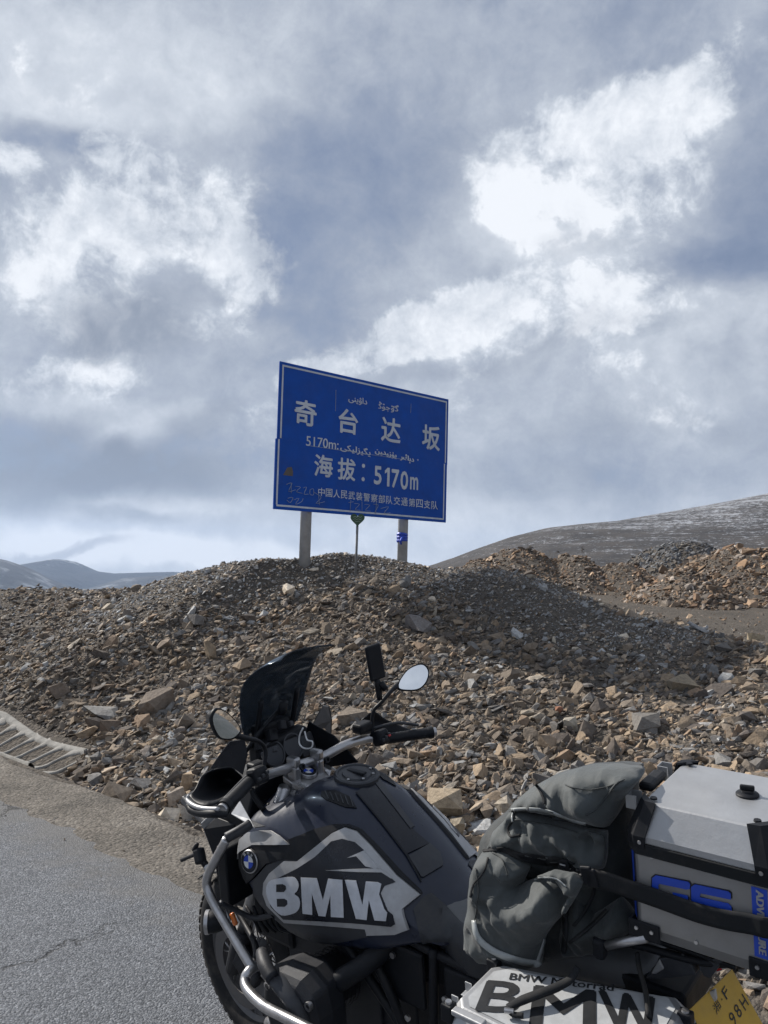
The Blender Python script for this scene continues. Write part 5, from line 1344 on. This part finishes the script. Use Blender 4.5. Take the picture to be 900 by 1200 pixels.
# number plate on a tilted bracket: plane through three photo points with depths from the tail
pa = py(*Z6([(690, 380)])[0], -.02); pb_ = py(*Z6([(562, 502)])[0], .055); pc = py(*Z6([(835, 640)])[0], -.02)
ex = (pa - pb_); ey = (pa - pc); ew = .155; nrm_ = ex.cross(ey).normalized()
if nrm_.dot(CL - pa) < 0: nrm_ = -nrm_
exn = ex.normalized(); eyn = ey.normalized()
pbl = pa - exn * ex.length * 1.9
slant = ey.length
bm = bmesh.new(); vs = [bm.verts.new(p_) for p_ in (pa, pa - exn * ex.length * 1.9, pa - exn * ex.length * 1.9 - ey * 1.25, pa - ey * 1.25)]; vb = [bm.verts.new(v.co - nrm_ * .003) for v in vs]
bm.faces.new(vs); bm.faces.new(vb[::-1])
for i in range(4): bm.faces.new((vs[i], vb[i], vb[(i + 1) % 4], vs[(i + 1) % 4]))
plate = bm_link('number_plate', bm, M_YEL, bike)
def on_plate(u, v, e_=0):
    d = rl_(u, v); return CL + d * ((pa + nrm_ * e_ - CL).dot(nrm_) / d.dot(nrm_))
def plate_char(c_, a, b, w_px, h_px, du=(.46, -.89), dv=(-.52, -.85)):
    u, v = Z6([(a, b)])[0]; o0 = on_plate(u, v)
    X_ = on_plate(u + w_px * du[0], v + w_px * du[1]) - o0; Y_ = on_plate(u + h_px * dv[0], v + h_px * dv[1]) - o0
    bm = text_bm(c_)
    for q in bm.verts: q.co = o0 + X_ * q.co.x + Y_ * q.co.y + nrm_ * .0012
    me = bpy.data.meshes.new('plate_letter'); bm.to_mesh(me); bm.free(); link('plate_letter', me, M_PRINTB, plate)
plate_char('湘', 598, 598, 11, 12); plate_char('·', 628, 556, 2, 2); plate_char('F', 650, 516, 8, 12)
plate_char('9', 693, 668, 7.5, 15); plate_char('8', 722, 622, 7.5, 15); plate_char('H', 757, 572, 8.5, 15)

# ------------------------------------------------------------------ luggage
# planar placement in bike axes; each case is a thing of its own
def luggage(name, label, cat, group=None):
    e = link(name, None, None, None, label, cat, None, group); e.matrix_world = BM; return e
# ---- top case
tc = luggage('top_case', 'silver aluminium top case with blue lettering behind the grey green pack', 'luggage case')
X0, X1, Y0, Y1 = -1.600, -1.905, .200, -.125       # front, rear, near side, far side
ZB_, ZL, ZM, ZTp = 1.04, 1.232, 1.270, 1.338
def ring(x0, x1, y0, y1, z, ch):
    return [(x0 - ch, y0, z), (x1 + ch, y0, z), (x1, y0 - ch, z), (x1, y1 + ch, z), (x1 + ch, y1, z), (x0 - ch, y1, z), (x0, y1 + ch, z), (x0, y0 - ch, z)]
def stack(name, rings, mat, parent, bevel=.002, **kw):
    bm = bmesh.new(); rr = [[bm.verts.new(p_) for p_ in r_] for r_ in rings]
    for a, b in zip(rr, rr[1:]):
        for i in range(len(a)): bm.faces.new((a[i], a[(i + 1) % len(a)], b[(i + 1) % len(a)], b[i]))
    bm.faces.new(rr[0][::-1]); bm.faces.new(rr[-1]); return bm_link(name, bm, mat, parent, bevel=bevel, **kw)
ch = .022
body_ = stack('body', [ring(X0 - .02, X1 + .02, Y0 - .015, Y1 + .02, ZB_, ch), ring(X0, X1, Y0, Y1, ZB_ + .03, ch), ring(X0, X1, Y0, Y1, ZL, ch)], M_ALUSH, tc)
stack('seal_band', [ring(X0 + .004, X1 - .004, Y0 + .004, Y1 - .004, ZL, ch), ring(X0 + .004, X1 - .004, Y0 + .004, Y1 - .004, ZM - .012, ch)], M_WEB, tc)
lid = stack('lid', [ring(X0 + .001, X1 - .001, Y0 + .001, Y1 - .001, ZM - .012, ch), ring(X0 + .001, X1 - .001, Y0 + .001, Y1 - .001, ZM + .004, ch), ring(X0 - .028, X1 + .028, Y0 - .028, Y1 + .028, ZTp, .012)], M_ALU, tc, bevel=.003)
# black corner guards: on the lid and on the body
for x_, sx in ((X0, -1), (X1, 1)):
    for y_, sy in ((Y0, -1), (Y1, 1)):
        bm = bmesh.new()
        P_ = lambda a, b, z_: (x_ + sx * a, y_ + sy * b, z_)
        lo = [P_(.040, -.004, ZM - .02), P_(.018, -.004, ZM - .02), P_(-.004, .018, ZM - .02), P_(-.004, .040, ZM - .02)]
        mi = [P_(.042, -.004, ZM + .004), P_(.018, -.004, ZM + .004), P_(-.004, .018, ZM + .004), P_(-.004, .042, ZM + .004)]
        hi = [P_(.060, .022, ZTp + .004), P_(.036, .024, ZTp + .004), P_(.024, .036, ZTp + .004), P_(.022, .060, ZTp + .004)]
        rr = [[bm.verts.new(p_) for p_ in r_] for r_ in (lo, mi, hi)]
        for a, b in zip(rr, rr[1:]):
            for i in range(3): bm.faces.new((a[i], a[i + 1], b[i + 1], b[i]))
        bm.faces.new(rr[2])
        g_ = bm_link('corner_guard', bm, M_BLK, lid); s2_ = g_.modifiers.new('s', 'SOLIDIFY'); s2_.thickness = .005; s2_.offset = .5
        lathe('rivet', [(0, .005), (.003, .004), (.003, 0)], Vector(P_(.030, -.006, ZM - .008)), (0, -sy, 0), M_STEEL, lid, n=12)
        lathe('rivet', [(0, .008), (.004, .007), (.004, 0)], Vector(P_(.046, .046, ZTp + .004)), (0, 0, 1), M_BLK, lid, n=14)
        # lower guards
        bm = bmesh.new(); add_box(bm, P_(.028, -.003, ZB_ + .022), (.07, .006, .040)); add_box(bm, P_(-.003, .028, ZB_ + .022), (.006, .07, .040))
        bm_link('foot_guard', bm, M_BLK, tc, bevel=.003)
        for q in (.012, .046): lathe('rivet', [(0, .0045), (.003, .004), (.003, 0)], Vector(P_(q, -.0065, ZB_ + .026)), (0, -sy, 0), M_STEEL, tc, n=12)
# lock boss with its keyed cover on the lid
lc = pz(876, 932, ZTp)
lk = lathe('lid_knob', [(-.002, .024), (.004, .024), (.006, .022), (.008, .014), (.012, .013), (.012, 0)], lc, (0, 0, 1), M_BLK, tc, n=28)
box('knob_grip', lc + Vector((0, 0, .017)), (.030, .010, .012), M_BLK, lk, Euler((0, 0, .2)).to_matrix(), .003)
# carrying handle and brackets at the front edge
box('handle', ((X0 - .00), (Y0 + Y1) / 2, ZTp - .004), (.034, .10, .020), M_BLK, tc, None, .008)
for y_ in (Y0 - .055, Y1 + .075):
    bm = bmesh.new(); add_box(bm, (X0 + .010, y_, ZTp - .018), (.026, .003, .032)); add_box(bm, (X0 + .022, y_ - .016, ZTp - .018), (.003, .032, .032)); add_box(bm, (X0 + .010, y_ - .032, ZTp - .018), (.026, .003, .032)); add_box(bm, (X0 + .010, y_ - .016, ZTp - .033), (.026, .032, .003))
    bm_link('handle_bracket', bm, M_ALU, tc, bevel=.001)
for y_ in (Y0 - .05, Y1 + .06):
    bm = bmesh.new(); add_box(bm, (X1 - .012, y_, ZTp - .04), (.020, .030, .03)); bm_link('latch', bm, M_ALU, tc, bevel=.003)
# blue corner labels and the lettering
nY = .0016
def face_quad(name, x0, x1, z0, z1, mat, off=nY, parent=tc):
    bm = bmesh.new(); bm.faces.new([bm.verts.new((a, Y0 + off, b)) for a, b in ((x0, z0), (x1, z0), (x1, z1), (x0, z1))]); return bm_link(name, bm, mat, parent)
xr = py(880, 1030, Y0).x
lab = face_quad('corner_label', xr, X1 + ch, ZB_ + .045, ZL - .004, M_BLUEL)
lettering('label_text', 'ADVENTURE', M_ALU, lab, ((xr + X1 + ch) / 2 - .001, Y0 + .0025, (ZB_ + .045 + ZL) / 2), (0, 0, -1), (-1, 0, 0), (ZL - ZB_ - .06), .014, .01, 0)
bm = bmesh.new(); bm.faces.new([bm.verts.new((X0 + .0016, b_, c_)) for b_, c_ in ((Y0 - ch, ZB_ + .04), (Y0 - ch - .05, ZB_ + .04), (Y0 - ch - .05, ZL), (Y0 - ch, ZL))]); bm_link('corner_label', bm, M_BLUEL, tc)
bm = bmesh.new(); bm.faces.new([bm.verts.new(p_) for p_ in ((X0 + .001, Y0 - ch, ZB_ + .04), (X0 + .001, Y0 - ch, ZL), (X0 - ch * .4, Y0 - ch * .35, ZL), (X0 - ch * .4, Y0 - ch * .35, ZB_ + .04))]); bm_link('corner_label', bm, M_BLUEL, tc)
Z7 = lambda L_: Q(L_, 700, 870, 4.5)
def decal(name, L_, mat, off, parent=tc, thick=.0012, rnd=True):
    pts = [py(u, v, Y0 + off) for u, v in L_]; bm = bmesh.new()
    a = [bm.verts.new(p_) for p_ in pts]; bm.faces.new(a)
    r_ = bmesh.ops.extrude_face_region(bm, geom=bm.faces[:]); bmesh.ops.translate(bm, verts=[g for g in r_['geom'] if isinstance(g, bmesh.types.BMVert)], vec=(0, thick, 0))
    return bm_link(name, bm, mat, parent)
G_ = [(290, 715), (310, 700), (480, 735), (490, 748), (488, 772), (470, 775), (440, 768), (330, 745), (322, 752), (326, 822), (440, 850), (440, 825), (400, 815), (398, 790), (478, 808), (482, 895), (320, 855), (296, 835), (288, 800)]
S_ = [(495, 762), (515, 748), (690, 785), (704, 798), (705, 828), (545, 795), (540, 815), (690, 848), (708, 865), (712, 930), (695, 945), (505, 905), (503, 872), (668, 905), (670, 880), (515, 848), (497, 832)]
for L_ in (G_, S_):
    cxx = sum(a for a, b in L_) / len(L_); cyy = sum(b for a, b in L_) / len(L_)
    decal('logo_outline', Z7([(a + (7 if a > cxx else -6), b + (7 if b > cyy else -6)) for a, b in L_]), M_PRINTB, .0005)  # printed black outline around each letter
    decal('logo_letter', Z7(L_), M_BLUEL, .0022)
for a, b in ((288, 603), (672, 690), (290, 1010)): lathe('rivet', [(0, .0045), (.003, .004), (.003, 0)], py(*Z7([(a, b)])[0], Y0), (0, 1, 0), M_STEEL, tc, n=12)
for u, v in ((816, 1104),): lathe('rivet', [(0, .0045), (.003, .004), (.003, 0)], py(u, v, Y0), (0, 1, 0), M_STEEL, tc, n=12)

# ---- left pannier under the pack: only its lid end shows
pn = luggage('pannier', 'aluminium pannier with a printed white lid on the left side of the motorcycle', 'luggage case', None)
ZP = .92
pc_ = [pz(583, 1131, ZP), pz(536, 1181, ZP), pz(757, 1164, ZP)]
px0 = -1.275; ri = [(px0 - .02, .272), (px0, .295), (px0, .465), (px0 - .02, .49), (-1.70, .50), (-1.73, .47), (-1.725, .185), (-1.70, .160), (-1.60, .182)]
r_in = [((a + .02 if a < -1.6 else a - .022), b + (-.022 if b > .4 else .022 if b < .34 else 0)) for a, b in ri]
def prism(name, L_, z0, z1, mat, parent, L2=None, bevel=.003, **kw):
    L2 = L2 or L_; bm = bmesh.new(); a = [bm.verts.new((x_, y_, z0)) for x_, y_ in L_]; b = [bm.verts.new((x_, y_, z1)) for x_, y_ in L2]
    bm.faces.new(a[::-1]); bm.faces.new(b)
    for i in range(len(a)): bm.faces.new((a[i], a[(i + 1) % len(a)], b[(i + 1) % len(a)], b[i]))
    return bm_link(name, bm, mat, parent, bevel=bevel, **kw)
prism('body', ri, .52, .865, M_ALUSH, pn); prism('seal_band', [(a, b) for a, b in ri], .866, .884, M_WEB, pn)
plid = prism('lid', ri, .885, ZP, M_ALU, pn, r_in)
M_LIDP = simple('white lid sticker', (.36, .375, .39), .45, dust=.2)
lp = [((a + .012 if a < -1.6 else a - .012), b + (-.010 if b > .4 else .010 if b < .34 else 0)) for a, b in r_in]
bm = bmesh.new(); bm.faces.new([bm.verts.new((a, b, ZP + .0012)) for a, b in lp]); bm_link('lid_sticker', bm, M_LIDP, plid)
def lid_text(body, quad, bold, mat=M_PRINTB, lift=.0024):
    """text stretched over the lid between photo corners: top left, top right, bottom left"""
    tl, tr_, bl = [pz(u, v, ZP + lift) for u, v in quad]
    ex = tr_ - tl; ey = tl - bl
    bm = text_bm(body)
    src = [(v.co.x, v.co.y) for v in bm.verts]; fs = [[v.index for v in f.verts] for f in bm.faces]; bm.clear(); q = 0
    for dx, dy in ((0, 0), (-1, 0), (1, 0), (0, 1), (0, -1)):
        nv = [bm.verts.new(tl + ex * (.5 + a + dx * bold) - ey * (.5 - (b + dy * bold)) + Vector((0, 0, q))) for a, b in src]; q += .00012
        for f in fs: bm.faces.new([nv[i] for i in f])
    me = bpy.data.meshes.new('lid_lettering'); bm.to_mesh(me); bm.free(); link('lid_lettering', me, mat, plid)
Z1 = lambda a, b: (530 + a / 3.6, 1100 + b / 3.6)
lid_text('BMW Motorrad', [Z1(248, 145), Z1(682, 192), Z1(240, 172)], .003)
lid_text('B', [Z1(150, 178), Z1(310, 190), Z1(100, 300)], .03)
lid_text('M', [Z1(350, 200), Z1(600, 222), Z1(330, 372)], .03); lid_text('W', [Z1(622, 220), Z1(850, 250), Z1(645, 400)], .03)
for (a, b) in ((px0 - .012, .290), (px0 - .012, .478), (-1.715, .22), (-1.71, .49)):
    g_ = box('corner_guard', (a, b, .905), (.030, .026, .040), M_BLK, plid, None, .004); lathe('rivet', [(0, .008), (.004, .007), (.004, 0)], (a, b, .925), (0, 0, 1), M_STEEL, plid, n=14)
for y_ in (.375, .43):
    bm = bmesh.new(); add_box(bm, (px0 + .006, y_, .895), (.018, .003, .022)); add_box(bm, (px0 + .006, y_ + .010, .884), (.018, .02, .003)); bm_link('handle_bracket', bm, M_ALU, plid, bevel=.001)
box('hinge_bar', (px0 - .075, .492, .925), (.08, .02, .012), M_ALU, plid, None, .003)

# ---- backpack strapped across the rear seat
def inflate(name, outline, y0, front, back, mat, parent, edge=.09, wr=.010, wsc=11, seed=0, lean=(0, 0), sh=.5, step=.0075, ridges=None, **kw):
    """cloth volume: outline on the plane y = y0, swelling to both sides, with folds"""
    pts = [py(u, v, y0) for u, v in outline]
    bm = bmesh.new(); f = bm.faces.new([bm.verts.new((p_.x, p_.z, 0)) for p_ in pts]); f.normal_update(); bmesh.ops.triangulate(bm, faces=[f])
    for ax_ in (0, 1):
        lo = min(p_[0 if ax_ == 0 else 2] for p_ in pts); hi = max(p_[0 if ax_ == 0 else 2] for p_ in pts); q = lo + step
        while q < hi:
            co = [0, 0, 0]; co[ax_] = q; no = [0, 0, 0]; no[ax_] = 1
            bmesh.ops.bisect_plane(bm, geom=bm.verts[:] + bm.edges[:] + bm.faces[:], plane_co=co, plane_no=no); q += step
    seg = [(np.array((pts[i].x, pts[i].z)), np.array((pts[(i + 1) % len(pts)].x, pts[(i + 1) % len(pts)].z))) for i in range(len(pts))]
    def dist(p_):
        m = 9
        for a, b in seg:
            t_ = np.clip(np.dot(p_ - a, b - a) / max(np.dot(b - a, b - a), 1e-9), 0, 1); m = min(m, np.linalg.norm(p_ - a - (b - a) * t_))
        return m
    V2 = [(v.co.x, v.co.y) for v in bm.verts]; F2 = [[v.index for v in f.verts] for f in bm.faces]; bnd = [v.is_boundary for v in bm.verts]; bm.free()
    bm = bmesh.new(); top, bot = [], []
    for (x_, z_), bd in zip(V2, bnd):
        d = 0 if bd else dist(np.array((x_, z_))); k_ = min(d / edge, 1); k_ = (1 - (1 - k_) ** 2) ** sh
        w_ = mnoise.noise(Vector((x_ * wsc + seed * 7, z_ * wsc * 1.3, seed))); w2 = mnoise.noise(Vector((x_ * wsc * 2.6 + seed, z_ * wsc * 1.6, seed + 3)))
        w3 = mnoise.noise(Vector((x_ * wsc * 5.2 + seed, z_ * wsc * 3.4 + w_ * 2, seed + 9)))
        rid = 1.4 * (1 - abs(w_) * 2.8) + .7 * (1 - abs(w2) * 2.6) + .15 * (1 - abs(w3) * 2.4) - .8
        h_ = k_ * (front + wr * rid)
        x2 = x_ + (lean[0] * h_); z2 = z_ + lean[1] * h_
        top.append(bm.verts.new((x2, y0 + h_, z2)))
        bot.append(top[-1] if bd else bm.verts.new((x_, y0 - k_ * (back + wr * .5 * rid), z_)))
    for f in F2:
        bm.faces.new([top[i] for i in f])
        try: bm.faces.new([bot[i] for i in f][::-1])
        except ValueError: pass
    bmesh.ops.triangulate(bm, faces=[f for f in bm.faces if len(f.verts) > 4])
    ob = bm_link(name, bm, mat, parent, True, **kw)
    m_ = ob.modifiers.new('cs', 'CORRECTIVE_SMOOTH' if False else 'SMOOTH'); m_.factor = .5; m_.iterations = 1
    return ob
pk = luggage('backpack', 'grey green hiking backpack strapped across the rear seat in front of the top case', 'backpack')
ZK = lambda L_: Q(L_, 540, 890, 4.09)
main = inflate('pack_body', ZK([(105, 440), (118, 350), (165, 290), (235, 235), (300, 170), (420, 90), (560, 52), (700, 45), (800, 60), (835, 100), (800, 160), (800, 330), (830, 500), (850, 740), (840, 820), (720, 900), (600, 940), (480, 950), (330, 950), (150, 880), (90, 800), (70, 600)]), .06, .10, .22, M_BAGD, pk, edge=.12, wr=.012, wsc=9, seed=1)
inflate('pack_front', ZK([(235, 245), (330, 262), (480, 300), (600, 330), (700, 345), (705, 420), (690, 520), (620, 540), (520, 500), (400, 480), (280, 440), (160, 425), (118, 440), (160, 340), (210, 290)]), .165, .035, .05, M_BAG, pk, edge=.06, wr=.016, wsc=13, seed=4)
flap = inflate('lid_pocket', ZK([(232, 232), (262, 195), (330, 140), (430, 85), (560, 52), (690, 46), (790, 62), (858, 92), (840, 120), (780, 190), (745, 270), (715, 318), (640, 300), (540, 275), (440, 250), (330, 240)]), .14, .085, .16, M_BAG, pk, edge=.085, wr=.016, wsc=10, seed=6)
inflate('bottle_pocket', ZK([(105, 440), (160, 425), (240, 440), (330, 520), (300, 590), (360, 565), (450, 560), (505, 600), (522, 680), (490, 745), (440, 800), (400, 860), (385, 960), (340, 1000), (270, 985), (180, 950), (70, 900), (40, 870), (55, 800), (62, 600), (85, 500)]), .19, .085, .06, M_BAG, pk, edge=.08, wr=.020, wsc=9, seed=9)
inflate('side_pocket', ZK([(360, 560), (440, 530), (540, 545), (590, 590), (560, 650), (500, 745), (480, 720), (520, 650), (450, 570)]), .235, .030, .03, M_BAG, pk, edge=.04, wr=.012, wsc=16, seed=12)
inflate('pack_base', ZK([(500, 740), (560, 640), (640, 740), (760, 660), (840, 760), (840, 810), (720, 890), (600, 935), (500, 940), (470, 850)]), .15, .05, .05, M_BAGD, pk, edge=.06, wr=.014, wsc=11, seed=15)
T_PACK = bvh_of([o_ for o_ in bpy.data.objects if o_.parent is pk])
def ribbon(name, L_, w_px, tree, mat, parent, off=.004, thick=.002, mirror=False):
    """webbing laid over a surface along a photo path"""
    pts = [Vector((a, b, 0)) for a, b in L_]; pts = catmull(pts, 4); ws_ = w_px if isinstance(w_px, (list, tuple)) else [w_px] * len(L_)
    ww = list(np.interp(np.linspace(0, 1, len(pts)), np.linspace(0, 1, len(ws_)), ws_))
    A_, B_ = [], []
    for i, p_ in enumerate(pts):
        d = (pts[min(i + 1, len(pts) - 1)] - pts[max(i - 1, 0)]).normalized(); n_ = Vector((-d.y, d.x, 0)) * ww[i] / 2
        A_.append(p_ + n_); B_.append(p_ - n_)
    bm = bmesh.new(); rows = []
    lastd = None
    for a, b in zip(A_, B_):
        row = []
        for q in (0, .5, 1):
            p_ = a.lerp(b, q); d = rl_(p_.x, p_.y).normalized(); h_, n_, _, dd = tree.ray_cast(CL, d)
            if h_ is None:
                dd = lastd or 1.8; h_ = CL + d * dd
            lastd = dd
            row.append(h_ - d * off)
        rows.append(row)
    vs = [[bm.verts.new(p_) for p_ in r_] for r_ in rows]
    for a, b in zip(vs, vs[1:]):
        for i in range(2): bm.faces.new((a[i], b[i], b[i + 1], a[i + 1]))
    ob = bm_link(name, bm, mat, parent, True); m = ob.modifiers.new('s', 'SOLIDIFY'); m.thickness = thick; m.offset = 0; return ob
ribbon('reflective_piping', ZK([(62, 770), (80, 850), (150, 915), (260, 960), (345, 978), (372, 975), (385, 930), (402, 862)]), [5, 7, 8, 8, 8, 8, 5, 2], T_PACK, M_PIPE, pk)
ribbon('compression_strap', ZK([(105, 438), (200, 432), (300, 470), (400, 485), (470, 488), (540, 515)]), [2, 5, 9, 11, 9, 8], T_PACK, M_WEB, pk, .006)
ribbon('zip', ZK([(240, 240), (330, 238), (420, 250), (520, 290), (600, 310)]), 3.2, T_PACK, M_PIPE, pk, .004)
ribbon('seam', ZK([(600, 270), (650, 240), (700, 180), (740, 120), (785, 95)]), 1.6, T_PACK, M_BAGD, pk, .003)
ribbon('seam', ZK([(500, 120), (540, 135), (620, 145), (700, 130), (760, 105)]), 1.4, T_PACK, M_BAGD, pk, .003)
ribbon('seam', ZK([(258, 290), (350, 300), (450, 318), (560, 350)]), 1.6, T_PACK, M_BAGD, pk, .003)
ribbon('haul_strap', ZK([(245, 235), (250, 290), (225, 330), (240, 370), (285, 360)]), 2.6, T_PACK, M_WEB, pk, .004)
ribbon('haul_strap', ZK([(130, 470), (118, 520), (95, 560), (60, 600), (45, 660)]), 2.0, T_PACK, M_WEB, pk, .003)
ribbon('stitching', ZK([(150, 445), (190, 470), (215, 520), (225, 560)]), 1.4, T_PACK, M_BAGD, pk, .003)
ribbon('stitching', ZK([(350, 575), (400, 566), (460, 574), (505, 610)]), 1.6, T_PACK, M_PIPE, pk, .002, .001)
ribbon('stitching', ZK([(70, 520), (85, 620), (75, 720), (60, 790)]), 1.4, T_PACK, M_BAGD, pk, .003)
ribbon('stitching', ZK([(610, 345), (660, 355), (690, 380), (690, 500)]), 1.4, T_PACK, M_BAGD, pk, .003)
ribbon('daisy_loop', ZK([(360, 120), (380, 150), (395, 185), (400, 215)]), 3, T_PACK, M_WEB, pk, .004)
ribbon('zip_puller', ZK([(255, 242), (245, 270), (248, 300)]), 1.6, T_PACK, M_PIPE, pk, .006)
ribbon('compression_strap', ZK([(620, 540), (640, 620), (600, 720), (540, 800)]), 4, T_PACK, M_WEB, pk, .004)
ribbon('compression_strap', ZK([(500, 740), (500, 850), (490, 930)]), 6, T_PACK, M_WEB, pk, .004)
ribbon('compression_strap', ZK([(520, 880), (620, 800), (700, 720)]), 4, T_PACK, M_WEB, pk, .004)
for a, b, s_ in ((495, 490, 1), (520, 505, 1), (590, 540, 1.1)):
    u, v = ZK([(a, b)])[0]; h_ = T_PACK.ray_cast(CL, rl_(u, v).normalized())[0]
    bk = box('buckle', h_ + Vector((-.004, .008, 0)), (.030 * s_, .010, .024 * s_), M_BLK, pk, Euler((0, R(15), 0)).to_matrix(), .004)
    box('buckle_bar', h_ + Vector((-.004, .015, 0)), (.016, .004, .004), M_STEEL, bk)
# ---- long strap over the case
strap = luggage('luggage_strap', 'wide black webbing strap tied across the side of the top case', 'strap')
Z7p = lambda a, b: (700 + a / 4.5, 870 + b / 4.5)
pts = [(py(693, 1029, .225)), py(712, 1033, .222), py(735, 1041, .2115), py(770, 1053, .2105), py(815, 1069, .2105), py(850, 1078, .2105), py(880, 1083, .2105), (X1 + .022, .2105, py(895, 1086, .21).z), (X1 - .010, .17, py(905, 1088, .2).z), (X1 - .010, -.1, py(905, 1088, .2).z - .02)]
rows = [[Vector(p_) + Vector((0, 0, q)) for q in (.021, 0, -.021)] for p_ in pts]
grid_mesh('webbing', rows, M_WEB, strap, 2, 4, .003)
for u, v in ((693, 1029), (688, 1026)): box('strap_buckle', py(u, v, .228), (.028, .008, .042), M_BLK, strap, Euler((0, R(12), 0)).to_matrix(), .004)
# tie-down cord bundle on the pannier lid
cord = luggage('tie_down_strap', 'black tie down strap bunched on the printed pannier lid', 'strap')
tube('strap_run', [pz(*Z1(235, 290), ZP + .014), pz(*Z1(300, 258), ZP + .02), pz(*Z1(370, 232), ZP + .024), pz(*Z1(440, 205), ZP + .024), pz(*Z1(500, 170), ZP + .03), pz(*Z1(530, 120), ZP + .05)], [.009, .012, .012, .012, .010, .009], M_WEB, cord, n=8, flat=.6)
tube('strap_run', [pz(*Z1(235, 290), ZP + .014), pz(*Z1(255, 318), ZP + .012), pz(*Z1(300, 325), ZP + .012)], .007, M_WEB, cord, n=8, flat=.7)
lathe('hook', [(-.01, .006), (.01, .006), (.01, 0)], pz(*Z1(240, 305), ZP + .016), (1, .4, 0), M_STEEL, cord, n=10)
tube('strap_run', [pz(*Z1(780, 60), ZP + .06), pz(*Z1(790, 130), ZP + .03), pz(*Z1(815, 220), ZP + .012), pz(*Z1(830, 330), ZP + .010)], .008, M_WEB, cord, n=8, flat=.6)
